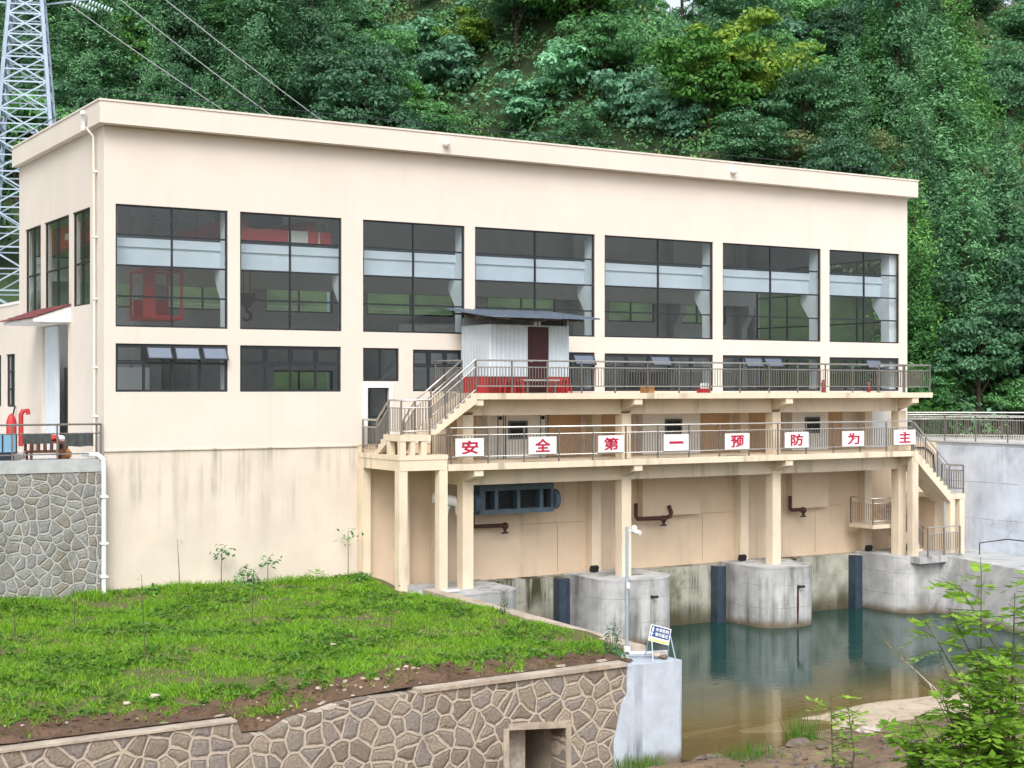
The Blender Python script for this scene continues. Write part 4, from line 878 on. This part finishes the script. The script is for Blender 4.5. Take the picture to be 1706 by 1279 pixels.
# board leans back and sits skewed on its frame
cx, cy, cz = 8.56, -16.5, -4.03; ax = Vector((.86, -.34, -.26)).normalized(); up = Vector((.30, .22, .92)); up = (up - ax * up.dot(ax)).normalized(); nr = ax.cross(up)
if nr.y > 0: nr = -nr
c = Vector((cx, cy, cz)); W2, H2 = .26, .20
bd = MB().obox(c, ax * W2, up * H2, nr * .012).build('board', 'white', sg)
MB().obox(c + up * .045 + nr * .0135, ax * (W2 - .02), up * (H2 - .065), nr * .002).build('face', 'navy', bd)
MB().obox(c - up * .16 + nr * .0135, ax * (W2 - .02), up * .03, nr * .002).build('band', 'lime', bd)
def sign_text(s, off, hgt, wid):
    me, co_, sz = text_mesh(s, 1, .002, .01); v = np.empty_like(co_)
    for i, q in enumerate(co_):
        p = c + ax * (off[0] + q[0] * wid / sz[0]) + up * (off[1] + q[1] * hgt / sz[1]) + nr * (.0165 + max(q[2], 0)); v[i] = p
    me.vertices.foreach_set('co', v.reshape(-1)); me.update(); link('lettering', me, 'white', bd)
sign_text('!', (-.19, .06), .19, .045); sign_text('水深危险', (.045, .105), .09, .34); sign_text('请勿靠近', (.045, -.01), .09, .34)
for sx in (-1, 1):
    top = c + ax * sx * (W2 - .02) + up * .1
    for dn, off in ((1, nr * .28), (-1, -nr * .28)):
        b = top + off; m = MB(); m.bar(top, (b.x + sx * .06, b.y, -4.62 if sx > 0 or dn > 0 else -4.55), .022); m.build('leg', 'galv', sg)
for x, y, s, mt, lab in ((8.58, -16.35, .11, 'rockpale', 'pale stone weighing down the pipe under the blue sign, the left one'), (8.75, -16.38, .10, 'rockpale', 'pale rounded stone under the right half of the blue sign'), (8.66, -16.55, .08, 'rockdark', 'dark stone on the end block below the blue sign')):
    m = MB(); m.ball((x, y, -4.62 + s * .7), s, 6, (1.1, 1, .8), .3, int(x * 1000)); tag(m.build('stone', mt), lab, 'stone')
m = MB(); m.tube([(9.15, -3.62, -4.52), (10.3, -3.62, -4.56)], .05, 8); tag(m.build('gutter_pipe', 'pvc'), 'short white pipe lying on the slab beside the first pier', 'pipe')

# ------------------------------------------------------------------ saplings, weeds on the lawn
def stem_plant(name, x, y, z, h, nl, ls, lab, mat='mid', lean=.1, cat='plant', spread=.18, group=None, bare=.5):
    t = thing(name, lab, cat, (x, y, z), group); g = np.random.default_rng(int(abs(x * 91 + y * 37)))
    lx, ly = g.normal(0, lean, 2) * h; m = MB(); m.tube([(x, y, z - .05), (x + lx * .4, y + ly * .4, z + h * .5), (x + lx, y + ly, z + h)], [.016, .012, .006], 5); m.build('stem', 'twig', t)
    if nl:
        f = g.uniform(bare, 1, nl)[:, None]; ctr = np.array([[x, y, z]]) + f * np.array([[lx, ly, h]]) + g.normal(0, 1, (nl, 3)) * [spread, spread, spread * .5]
        me = leafmesh('leaves', [leaves(ctr, np.array([0, 0, 1.]) + g.normal(0, .5, (nl, 3)), g.uniform(.6, 1.2, nl) * ls, g.uniform(.3, .5, nl) * ls, g)]); link('leaves', me, LEAF[mat], t)
    return t
GL = 'thin saplings on the lawn'
for x, y, h, nl, ls, lab in ((3.58, -.4, 1.15, 34, .2, 'slender sapling with leafy top against the plinth left of the bush'), (2.26, -.35, 1.5, 3, .1, 'bare thin stick standing against the plinth'), (7.9, -.5, 1.55, 26, .2, 'sapling with a small leafy tuft near the left platform'), (5.1, -.5, .8, 30, .2, 'short leafy sapling right of the bush at the plinth'),
                             (-2.32, -11.2, 2.0, 7, .16, 'tall thin dark stem in the front of the lawn'), (-2.5, -5.9, 1.3, 4, .12, 'bare thin stem at the left of the lawn, farther back'), (-4.3, -7.0, 1.3, 3, .1, 'bare thin stem nearest the left edge of the lawn'), (1.1, -9.2, 1.7, 10, .15, 'thin leafy stem in the middle of the lawn'), (3.3, -12.6, 1.5, 4, .12, 'thin stem right of the middle of the lawn near the wall'), (.4, -5.6, 1.0, 6, .14, 'short thin stem behind the middle of the lawn')):
    stem_plant('sapling', x, y, float(lawn_z(x, y)), h, nl, ls, lab, 'mid' if nl > 20 else 'dark', .06, 'sapling', .17, GL, .75 if nl > 20 else .4)
def bushlet(name, x, y, z, r, h, nl, ls, lab, mat, cat='bush', grp=None):
    t = thing(name, lab, cat, (x, y, z), grp); g = np.random.default_rng(int(abs(x * 71 + y * 53)))
    m = MB()
    for k in range(7): a = k * .9; m.tube([(x, y, z - .05), (x + r * .7 * math.cos(a), y + r * .7 * math.sin(a), z + h * g.uniform(.5, .9))], [.012, .004], 4)
    m.build('stems', 'twig', t)
    d = unit(g.normal(size=(nl, 3))) * g.uniform(.3, 1, (nl, 1)) ** .5; d[:, 2] = abs(d[:, 2]); P = np.array([x, y, z]) + d * [r, r, h]
    me = leafmesh('leaves', [leaves(P, d + [0, 0, .6] + g.normal(0, .4, (nl, 3)), g.uniform(.6, 1.2, nl) * ls, g.uniform(.3, .5, nl) * ls, g)]); link('leaves', me, LEAF[mat], t); return t
bushlet('bush', 4.3, -.7, -4.4, .45, .75, 150, .2, 'leafy weed bush against the foot of the plinth', 'mid')
bushlet('bush', 8.0, -1.2, -4.45, .5, .4, 150, .18, 'round-leaved ground plant beside the left platform', 'bright')
bushlet('bush', 6.7, -.5, -4.4, .5, .45, 80, .16, 'thin grassy weeds at the plinth between bush and platform', 'weed')
bushlet('bush', 1.2, -.9, -4.4, .35, .35, 60, .25, 'big-leaved weed at the left foot of the plinth', 'bright')
bushlet('bush', 7.6, -15.9, -4.55, .25, .9, 160, .12, 'upright weedy plant left of the camera mast', 'dark')
bushlet('bush', 7.0, -15.6, -4.55, .4, .45, 110, .12, 'low weeds on the wall top near the mast', 'weed')
bushlet('bush', 8.6, -9.2, -4.5, .2, .6, 70, .1, 'dry weed tuft leaning over the channel kerb', 'olive')
def reeds(name, x, y, z, r, h, n, lab, mat, cat='reeds'):
    g = np.random.default_rng(int(abs(x * 31 + y * 17))); P = np.stack([x + r * np.clip(g.normal(0, .8, n), -1.2, 1.2), y + r * np.clip(g.normal(0, .8, n), -1.2, 1.2), np.full(n, z)], 1)
    me = leafmesh(name, [blades(P, g.uniform(.4, 1, n) * h, g.uniform(.015, .03, n), g.uniform(.1, .35, n), g)]); return tag(link(name, me, LEAF[mat]), lab, cat)
reeds('reeds', 12.2, -17.5, -6.95, .3, 1.0, 200, 'clump of thin green reeds at the water edge', 'weed')
reeds('grass_tuft', 9.7, -18.6, -6.75, .5, .5, 260, 'grass tuft on the bank below the end block', 'weed', 'grass')
reeds('grass_tuft', 14.5, -19.2, -6.7, .5, .5, 220, 'grass tuft on the muddy bank right of the reeds', 'weed', 'grass')
reeds('grass_tuft', 7.4, -17.3, -6.9, .45, .4, 200, 'grass tuft at the foot of the rendered block', 'weed', 'grass')

# ------------------------------------------------------------------ foreground shrub, plume grass
D0 = np.array([0.52101, 0.85355]); R0 = np.array([0.85355, -0.52101]); C0 = np.array([-13.413, -45.705])
def at(dr, dd): p = C0 + R0 * dr + D0 * dd; return float(p[0]), float(p[1])      # metres right of and ahead of the viewpoint
def compound(base, direction, length, nl, ls, g):
    """a pinnate leaf: rachis plus paired leaflets"""
    d = Vector(direction).normalized(); side = d.cross(Vector((0, 0, 1))).normalized(); upv = side.cross(d); vs = []; 
    for i in range(nl):
        f = (i + 1) / nl; p = Vector(base) + d * length * f + Vector((0, 0, -1)) * length * .35 * f * f
        for s_ in ((-1, 1) if i < nl - 1 else (0,)):
            a = (side * s_ * .9 + d * .65 + Vector((0, 0, g.uniform(-.35, .1)))).normalized(); q = p + a * ls * .5
            nrm = (upv + Vector(g.normal(0, .25, 3))).normalized(); b_ = nrm.cross(a).normalized(); w_ = ls * .21
            vs.append([p, q + b_ * w_ - nrm * w_ * .15, p + a * ls, q - b_ * w_ - nrm * w_ * .15])
    return vs
def shrub(lab, dr, dd, zb, stems, nl_per, ls, mat, name='shrub', seed=1, dens=1.5):
    x, y = at(dr, dd); t = thing(name, lab, 'shrub', (x, y, zb)); g = np.random.default_rng(seed); quads = []; m = MB()
    for (tr, td, tz, n) in stems:
        tx, ty = at(dr + tr, dd + td); a = Vector((x, y, zb)); b = Vector((tx, ty, tz)); mid = a.lerp(b, .5) + Vector((g.normal(0, .08), g.normal(0, .08), .12))
        pts = [a, mid, b]; m.tube(pts, [.014, .009, .004], 6)
        for k in range(int(n * dens)):
            f = g.uniform(.32, 1); p = a.lerp(mid, f * 2) if f < .5 else mid.lerp(b, f * 2 - 1)
            an_ = g.uniform(0, 2 * math.pi); d = Vector((math.cos(an_), math.sin(an_), g.uniform(-.1, .6))); L = g.uniform(.7, 1.25) * .27
            m.tube([p, p + d.normalized() * L * .9], [.005, .002], 4)
            quads += compound(p, d, L, nl_per, ls * g.uniform(.75, 1.15), g)
    m.build('stems', 'twig', t); v = np.array([[tuple(q) for q in qq] for qq in quads]).reshape(-1, 3); i = np.arange(len(quads))[:, None] * 4
    link('leaves', fast_mesh('leaves', v, np.concatenate([i + [[0, 1, 2]], i + [[0, 2, 3]]], 0)), LEAF[mat], t); return t
# viewpoint-relative spacing is only used to read positions off; the plants stand on the bank
shrub('bright green leafy shrub with feathery leaves at the right edge of the foreground', 4.62, 14.0, -1.95,
      [(-.50, 0, .05, 16), (-.2, .3, .15, 18), (-.05, -.2, .0, 16), (-.78, .1, -.30, 16), (.3, .1, .1, 14), (-.35, -.3, -.5, 16), (.1, .2, -.6, 14), (-.62, -.1, -.16, 16)], 7, .115, 'bush', seed=3, dens=1.1)
shrub('low spreading bright green shrub in the lower right corner', 4.1, 13.2, -2.15,
      [(-.6, 0, -1.0, 26), (-.3, .2, -.85, 26), (.0, -.2, -.95, 26), (.4, 0, -.8, 26), (-.85, .2, -1.15, 20), (.2, .3, -1.1, 24), (-.35, -.4, -1.25, 24), (.55, -.3, -1.1, 20), (-.1, .1, -.7, 22), (.25, .1, -.6, 22)], 7, .115, 'bush', seed=5, dens=1.3)
shrub('small pale green seedling in front of the water at the lower right', 3.35, 15.5, -2.6, [(-.1, 0, -1.25, 10), (.1, .1, -1.4, 8)], 4, .1, 'bush', seed=8)
def plume(lab, dr, dd, zb, tips, seed):
    x, y = at(dr, dd); t = thing('plume_grass', lab, 'grass', (x, y, zb)); g = np.random.default_rng(seed); m = MB(); vs = []
    for tr, td, tz in tips:
        tx, ty = at(dr + tr, dd + td); a = Vector((x, y, zb)); b = Vector((tx, ty, tz)); mid = a.lerp(b, .55) + Vector((0, 0, .22)); m.tube([a, a.lerp(mid, .6), mid, b], [.008, .006, .005, .002], 4)
        for k in range(60):
            f = g.uniform(.1, 1); p = mid.lerp(b, f); d = ((b - mid).normalized() + Vector(g.normal(0, .28, 3))).normalized(); q = p + d * g.uniform(.08, .22); s_ = d.cross(Vector((0, 0, 1))).normalized() * .004; vs += [p - s_, p + s_, q]
    m.build('stalk', LEAF['straw'], t) if False else m.build('stalk', 'sack', t)
    link('plume', fast_mesh('plume', np.array([tuple(q) for q in vs]), np.arange(len(vs)).reshape(-1, 3)), LEAF['straw'], t)
plume('straw-coloured grass plume arching left over the water', 4.2, 13.6, -1.7, [(-.85, 0, -.42), (-.7, .1, -.55), (-.55, .1, -.75), (-.35, 0, -.62)], 4)
def arching(lab, dr, dd, zb, n, L, seed, mat='weed'):
    x, y = at(dr, dd); g = np.random.default_rng(seed); vs, fs = [], []
    for k in range(n):
        a = g.uniform(0, 2 * np.pi); h = g.uniform(.5, 1) * L; bx, by = x + g.normal(0, .25), y + g.normal(0, .2); o = len(vs); w_ = g.uniform(.006, .013); lean = g.uniform(.3, .9)
        for i in range(6):
            f = i / 5; r = lean * h * f; z = zb + h * (f - .55 * f * f * lean * 1.2); s_ = w_ * (1 - f * .95); c = (bx + r * math.cos(a), by + r * math.sin(a), z)
            vs += [(c[0] - s_ * math.sin(a), c[1] + s_ * math.cos(a), z), (c[0] + s_ * math.sin(a), c[1] - s_ * math.cos(a), z)]
        for i in range(5): fs.append((o + 2 * i, o + 2 * i + 1, o + 2 * i + 3, o + 2 * i + 2))
    return tag(link('long_grass', fast_mesh('long_grass', np.array(vs), np.array(fs)), LEAF[mat]), lab, 'grass')
arching('long arching green grass at the bottom right corner, nearest the viewer', 3.6, 12.6, -2.1, 260, 1.0, 11)
arching('long arching grass under the bright shrub at the right edge', 4.3, 12.9, -2.2, 200, 1.1, 12)
arching('thin arching grass at the left end of the foreground plants', 3.0, 13.0, -2.35, 120, .8, 13)

# ------------------------------------------------------------------ pylon and wires
pyx, pyy = 1.95, 17.4
def pylon():
    zb = float(ground_z(pyx, pyy)); t = thing('pylon', 'pale lattice steel pylon rising behind the left end of the hall', 'pylon', (pyx, pyy, zb))
    zt = 22.; hw = lambda z: .62 + (17.7 - z) * .075 if z < 17.7 else .62 - (z - 17.7) * .05
    cr_ = lambda z, k: Vector((pyx + hw(z) * (1, 1, -1, -1)[k], pyy + hw(z) * (-1, 1, 1, -1)[k], z))
    rot = lambda v: Vector((pyx, pyy, 0)) + Matrix.Rotation(R(-20), 3, 'Z') @ (v - Vector((pyx, pyy, 0)))
    for k in range(4): m = MB(); m.bar(rot(cr_(zb - .5, k)), rot(cr_(17.7, k)), .14); m.bar(rot(cr_(17.7, k)), rot(cr_(zt, k)), .12); m.build('leg', 'galv', t)
    zs = [zb]; 
    while zs[-1] < zt - 1: zs.append(min(zt, zs[-1] + 1.15 * hw(zs[-1])))
    m = MB()
    for a, b in zip(zs, zs[1:]):
        for k in range(4):
            p, q, r_, s_ = rot(cr_(a, k)), rot(cr_(a, (k + 1) % 4)), rot(cr_(b, k)), rot(cr_(b, (k + 1) % 4))
            m.bar(p, s_, .055); m.bar(q, r_, .055); m.bar(r_, s_, .06)
            mid = (p + q + r_ + s_) / 4; m.bar((p + r_) / 2, mid, .05); m.bar((q + s_) / 2, mid, .05)
    m.build('lattice', 'galv', t)
    m = MB()
    for sgn in (1, -1):
        tip = Vector((pyx + sgn * 2.4, pyy - 1.45 * sgn, 17.75))
        for k in range(4):
            if (rot(cr_(17.7, k)) - Vector((pyx, pyy, 17.7))).dot(tip - Vector((pyx, pyy, 17.75))) > 0: m.bar(rot(cr_(17.7, k)), tip, .07); m.bar(rot(cr_(18.8, k)), tip, .07)
    m.build('crossarm', 'galv', t)
    for f in (.75, .98):
        m = MB(); c = Vector((pyx + 2.4 * f, pyy - 1.45 * f, 17.6))
        for j in range(8): q = c + Vector((.11 * j - .2, -.05 * j, -.045 * j)); m.tube([q, q + Vector((.045, -.02, -.02))], .11, 8)
        m.build('insulator', 'insul', t)
    return t
pylon()
for a, b, lab in (((3.2, 14.9, 17.0), (10.5, 17.0, 14.0), 'lowest overhead wire running from the pylon behind the roof'), ((4.93, 14.56, 17.5), (12.6, 16.9, 13.98), 'middle overhead wire of the three behind the roof'), ((6.47, 13.6, 17.5), (14.96, 16.65, 13.9), 'upper overhead wire of the three behind the roof')):
    a, b = Vector(a), Vector(b); pts = [a.lerp(b, f) - Vector((0, 0, .25 * (f + .35) * (2.2 - f) - .25 * .35 * 2.2)) for f in np.linspace(-.02 if 'lowest' in lab else -.6, 2.2, 14)]
    m = MB(); m.tube(pts, .024, 5); tag(m.build('overhead_wire', 'wire'), lab, 'wire', 'overhead wires')

# ------------------------------------------------------------------ forest
def broadleaf(seed, H, Rr, ncl, nlv, ls, flat=.85, low=.25):
    g = np.random.default_rng(seed); C, N = [], []; cz = H * (.5 + low / 2)
    d = unit(g.normal(size=(ncl, 3))); rad = g.uniform(.25, 1, (ncl, 1)) ** .55 * (1 + .28 * np.sin(3 * np.arctan2(d[:, 1:2], d[:, 0:1]) + seed) + .2 * np.sin(5 * d[:, 2:3] + seed * 2))
    cc = d * rad * [Rr, Rr, (H - cz) * flat] + [0, 0, cz]; cc[:, 2] = np.maximum(cc[:, 2], H * low * .5)
    for c in cc:
        rc = g.uniform(.20, .42) * Rr; n = int(nlv * g.uniform(.6, 1.3)); q = unit(g.normal(size=(n, 3))); q[:, 2] = np.abs(q[:, 2]) * 1.1 - .35
        P = c + q * g.uniform(.55, 1.05, (n, 1)) * rc * [1.15, 1.15, .7]; C.append(P); N.append(q + [0, 0, .55] + g.normal(0, .45, (n, 3)))
    C, N = np.concatenate(C), np.concatenate(N); n = len(C)
    lm = leafmesh('crown', [leaves(C, N, g.uniform(.6, 1.35, n) * ls, g.uniform(.4, .7, n) * ls, g)])
    m = MB(); m.tube([(0, 0, -.8), (g.normal(0, .15), g.normal(0, .15), H * .35), (g.normal(0, .3), g.normal(0, .3), H * .75)], [.028 * H, .02 * H, .006 * H], 7)
    for k in range(6): c = cc[g.integers(ncl)]; m.tube([(0, 0, H * g.uniform(.2, .5)), tuple(c * [.55, .55, 1] * [1, 1, .85]), tuple(c)], [.01 * H, .006 * H, .002 * H], 5)
    return lm, m
def conifer(seed, H, Rr, nl, ls, low=.08, droop=.35):
    g = np.random.default_rng(seed); C, N = [], []; z = low * H; m = MB(); m.tube([(0, 0, -.8), (0, 0, H * .5), (0, 0, H * .97)], [.02 * H, .013 * H, .003 * H], 7)
    while z < H * .98:
        f = (z - low * H) / (H * (1 - low)); rr = Rr * (1 - f) ** .8 * (.85 + .3 * g.random()) + .1
        nb = int(6 + 5 * (1 - f))
        for b in range(nb):
            a = g.uniform(0, 2 * np.pi); L = rr * g.uniform(.65, 1.15); n = max(4, int(nl * L / Rr)); t = g.uniform(.15, 1, n)
            up = .25 * L
            P = np.stack([np.cos(a) * L * t, np.sin(a) * L * t, z + up * t - droop * L * t * t], 1) + g.normal(0, 1, (n, 3)) * [.10 * Rr, .10 * Rr, .07 * Rr]
            C.append(P); N.append(np.stack([np.cos(a) * .6 + 0 * t, np.sin(a) * .6 + 0 * t, .8 + 0 * t], 1) + g.normal(0, .5, (n, 3)))
        z += H * .035
    C, N = np.concatenate(C), np.concatenate(N); n = len(C)
    return leafmesh('crown', [leaves(C, N, g.uniform(.6, 1.3, n) * ls, g.uniform(.25, .45, n) * ls, g)]), m
def pine(seed, H):
    g = np.random.default_rng(seed); C, N = [], []; m = MB(); m.tube([(0, 0, -.8), (g.normal(0, .1), g.normal(0, .1), H * .6), (g.normal(0, .2), 0, H)], [.14, .11, .04], 6)
    for k in range(16):
        z = H * g.uniform(.62, 1.0); a = g.uniform(0, 2 * np.pi); L = g.uniform(.5, 1.7); c = np.array([math.cos(a) * L, math.sin(a) * L, z + .1]); n = 60; m.tube([(0, 0, z - .2), tuple(c)], [.03, .01], 4)
        C.append(c + g.normal(0, 1, (n, 3)) * [.5, .5, .22]); N.append(g.normal(0, .6, (n, 3)) + [0, 0, .8])
    C, N = np.concatenate(C), np.concatenate(N); n = len(C); return leafmesh('crown', [leaves(C, N, g.uniform(.25, .5, n), g.uniform(.08, .16, n), g)]), m
KINDS = {}
def kind(key, variants, mats, label, group, cat='tree', name='tree'):
    for lm, tm in variants:
        pass
    KINDS[key] = dict(v=variants, mats=mats, label=label, group=group, cat=cat, name=name, protos={})
kind('dark', [broadleaf(11 + i, 7.5, 3.0, 60, 130, .29) for i in range(3)], ['dark', 'dark', 'mid'], 'dense dark green broadleaf tree on the forested slope', 'dark broadleaf trees on the slope', name='broadleaf_tree')
kind('mid', [broadleaf(21 + i, 6.0, 2.7, 54, 130, .28) for i in range(3)], ['mid', 'mid', 'dark'], 'mid green bushy tree on the forested slope', 'mid green trees on the slope', name='broadleaf_tree')
kind('bright', [broadleaf(31 + i, 6.0, 2.5, 46, 120, .29) for i in range(2)], ['bright', 'bright'], 'fresh bright green tree among the darker trees of the slope', 'bright green trees on the slope', name='broadleaf_tree')
kind('pale', [broadleaf(41 + i, 4.0, 2.3, 44, 75, .40, .9, .08) for i in range(2)], ['pale', 'pale'], 'pale green large-leaved tree on the slope', 'pale large-leaved trees on the slope', name='broadleaf_tree')
kind('yellow', [broadleaf(51 + i, 6.0, 2.2, 46, 120, .27) for i in range(2)], ['yellow', 'bright'], 'yellow-green tree standing out on the slope', 'yellow-green trees on the slope', name='broadleaf_tree')
kind('olive', [broadleaf(61 + i, 3.6, 2.4, 44, 110, .24, .8, .1) for i in range(3)], ['olive', 'olive', 'olive'], 'dull olive scrub tree on the upper slope', 'olive scrub on the slope', name='scrub_tree')
kind('conifer', [conifer(71 + i, 10.0, 2.3, 120, .22) for i in range(3)], ['conifer'] * 3, 'dark pointed conifer on the forested slope', 'conifers on the slope', name='conifer_tree')
kind('cypress', [conifer(81 + i, 10.0, 2.3, 110, .22, .03, .15) for i in range(2)], ['cypress'] * 2, 'tall fresh green cypress beside the right end of the hall', 'cypresses beside the hall', name='cypress_tree')
kind('pine', [pine(91 + i, 9.0) for i in range(3)], ['dark'] * 3, 'thin bare-stemmed pine on the skyline', 'pines on the skyline', name='pine_tree')
def put_tree(key, x, y, s=1., label=None, vi=None):
    K = KINDS[key]; i = random.randrange(len(K['v'])) if vi is None else vi; z = float(ground_z(x, y)) - .15
    if i not in K['protos']:
        lm, tm = K['v'][i]; root = bpy.data.objects.new(K['name'], None); COL.objects.link(root); root['_local'] = 1
        tr = tm.build('trunk', 'bark', root); cr2 = link('crown', lm, LEAF[K['mats'][i]], root); K['protos'][i] = (root, tr, cr2)
    else:
        r0, t0, c0 = K['protos'][i]; root = r0.copy(); COL.objects.link(root)
        for q in (t0, c0): d_ = q.copy(); d_.parent = root; COL.objects.link(d_)
    root.location = (x, y, z); root.rotation_euler = (0, 0, random.uniform(0, 6.28)); root.scale = (s * random.uniform(.88, 1.12),) * 2 + (s * random.uniform(.9, 1.15),)
    tag(root, label or K['label'], K['cat'], K['group']); return root
def img(x, y, z):
    d = np.array([x, y]) - C0; X, Y = d @ R0, d @ D0; return 853 + 2530 * X / Y, 648 - 2530 * (z - 1.855) / Y, Y
def slope_point(px, py):
    """where the line of sight through a point of the photograph meets the slope (used once, to read positions off)"""
    dr = R0 * (px - 853) / 2530 + D0; dz = (648 - py) / 2530
    for D in np.arange(55, 190, .25):
        p = C0 + dr * D
        if p[1] > 1 and 1.855 + dz * D < float(ground_z(p[0], p[1])): return float(p[0]), float(p[1])
    return None
def d_top(x, y): return 33 + 1.5 * math.sin(x * .09) - float(dip(x, y)) - float(hill(x, y))
placed = []
SPEC = [('yellow', 1235, 235, 1.25, 'large yellow-green tree above the roof right of centre', 0), ('bright', 1180, 245, 1.05, 'bright fresh green tree just left of the large yellow-green tree', 0), ('yellow', 785, 125, .8, 'small rounded yellow tree on the slope above the roof middle', 0), ('bright', 950, 95, 1.15, 'bright green tree at the top of the picture above the roof middle', 1),
        ('conifer', 1495, 265, 1.5, 'tall dark pointed conifer at the upper right', None), ('cypress', 1455, 255, 1.0, None, None), ('conifer', 1565, 420, 1.5, None, None), ('cypress', 1600, 300, 1.2, None, None), ('conifer', 430, 215, 1.5, None, None), ('conifer', 300, 170, 1.4, None, None), ('conifer', 520, 190, 1.2, None, None), ('conifer', 150, 190, 1.15, None, None), ('conifer', 230, 150, 1.1, None, None), ('conifer', 1410, 290, .7, None, None),
        ('mid', 1010, 180, 1., None, None), ('dark', 860, 110, 1., None, None), ('pale', 700, 120, 1., None, None), ('pale', 650, 190, .9, None, None), ('pale', 745, 165, 1., None, None), ('pale', 890, 215, .9, None, None), ('pale', 1040, 215, .9, None, None), ('pale', 965, 165, .9, None, None), ('pale', 1120, 235, .8, None, None), ('bright', 675, 225, .6, None, None), ('pale', 1290, 100, .9, None, None), ('bright', 1420, 180, .7, None, None), ('bright', 1545, 60, .7, None, None), ('pale', 1180, 160, .7, None, None), ('yellow', 220, 165, .8, 'yellowish small tree behind the wires near the left roof corner', 1)]
for key, px, py, s, lab, vi in SPEC:
    p = slope_point(px, py)
    if p: put_tree(key, p[0], p[1], s, lab, vi); placed.append((*p, (2.7 if key == 'conifer' else 2.2) * s))
for key, x, y, s, lab in (('cypress', 40.2, 5.4, .95, 'tall fresh green cypress nearest the right end of the hall'), ('cypress', 41.3, 6.8, 1.1, None), ('conifer', 43.6, 5.6, 1.15, None), ('dark', 45.0, 3.2, 1.15, None), ('dark', 42.3, 3.6, .7, None), ('mid', 40.0, 4.6, .5, None), ('dark', 47.5, 1.0, 1.2, None), ('conifer', 46.5, 5.8, 1.2, None), ('mid', 44.0, 2.2, .55, None), ('bright', 38.7, 3.9, .3, None), ('dark', 50, -2, 1.1, None)):
    put_tree(key, x, y, s, lab); placed.append((x, y, 1.5))
cand = []
for gx in np.arange(-34, 112, 3.1):
    for gy in np.arange(5, 84, 3.1):
        cand.append((gx + random.uniform(-1.3, 1.3), gy + random.uniform(-1.3, 1.3)))
cand.sort(key=lambda p: (p[0] - C0[0]) * D0[0] + (p[1] - C0[1]) * D0[1])
nT = len(placed)
for x, y in cand:
    hh_ = float(hill(x, y)); z = hh_ - .5
    if hh_ < .4: continue
    px, py, Y = img(x, y, z); pt = img(x, y, z + 8)[1]
    if not (-90 < px < 1800) or py < -40: continue
    roof = 163 + .0999 * (px - 165) if px > 165 else 163
    if px < 1500 and pt > roof + 25: continue
    if px < 110 and Y < 66: continue
    if 1060 < px < 1200 and pt < 80 and Y < 111: continue
    if 1070 < px < 1190 and Y > 124: continue
    if any((x - a) ** 2 + (y - b) ** 2 < r * r for a, b, r in placed): continue
    crest = d_top(x, y) < .9
    if crest and y > 75: continue
    u = random.random()
    if crest:
        if 1070 < px < 1190: key = 'pine'
        elif 1280 < px < 1350: key = random.choice(('pine', 'dark'))
        else: key = random.choice(('dark', 'dark', 'conifer', 'mid'))
    elif px < 600: key = 'conifer' if u < .42 else 'dark' if u < .74 else 'mid' if u < .9 else 'olive'
    elif px < 1120: key = 'dark' if u < .36 else 'mid' if u < .66 else 'pale' if u < .84 else 'olive' if u < .95 else 'bright'
    elif px < 1400: key = 'dark' if u < .4 else 'mid' if u < .66 else 'olive' if u < .86 else 'pale' if u < .93 else 'conifer'
    else: key = 'olive' if u < .5 else 'dark' if u < .74 else 'conifer' if u < .86 else 'mid'
    if Y < 82 and px > 1480: key = 'conifer' if u < .3 else 'dark' if u < .75 else 'mid'
    s = random.uniform(.62, .95) if key != 'pine' else random.uniform(.9, 1.15)
    put_tree(key, x, y, s); placed.append((x, y, 2.6 if key != 'pine' else 1.0)); nT += 1
print('TREES', nT)
# undergrowth between the trees: leaf sprays hugging the slope
def undergrowth(ncl, per, mat, lab, size, gap):
    ux, uy = rng.uniform(-40, 112, ncl), rng.uniform(2, 72, ncl); hz = hill(ux, uy); d = np.stack([ux, uy], 1) - C0; X, Y = d @ R0, d @ D0; ppx = 853 + 2530 * X / Y; pz = 648 - 2530 * (hz - .5 - 1.855) / Y
    ok = (hz > .15) & (ppx > -60) & (ppx < 1770) & ((ppx > 1480) | (pz < 330)); ux, uy, hz = ux[ok], uy[ok], hz[ok]; n = len(ux)
    rc = rng.uniform(.6, 1.5, n) * size; q = unit(rng.normal(size=(n * per, 3))); q[:, 2] = np.abs(q[:, 2]) * 1.1 - .25
    C = np.repeat(np.stack([ux, uy, hz - .5 + .25 * rc], 1), per, 0) + q * np.repeat(rc, per)[:, None] * rng.uniform(.6, 1.05, (n * per, 1)) * [1, 1, .85]
    me = leafmesh('undergrowth', [leaves(C, q + [0, -.2, .5] + rng.normal(0, .45, q.shape), rng.uniform(.18, .42, len(C)) * gap, rng.uniform(.1, .22, len(C)) * gap)])
    tag(link('undergrowth', me, LEAF[mat]), lab, 'undergrowth', kind='stuff')
undergrowth(17000, 40, 'mid', 'mid green leafy undergrowth covering the slope between the trees', 1.0, 1.0)
undergrowth(9000, 40, 'dark', 'dark green leafy undergrowth covering the slope between the trees', 1.0, 1.0)
undergrowth(4000, 34, 'pale', 'pale green large-leaved undergrowth scattered over the slope', .85, 1.35)
undergrowth(4500, 40, 'olive', 'dull olive scrub undergrowth scattered over the slope', .9, .9)
for o in bpy.data.objects:
    if '_local' in o: del o['_local']
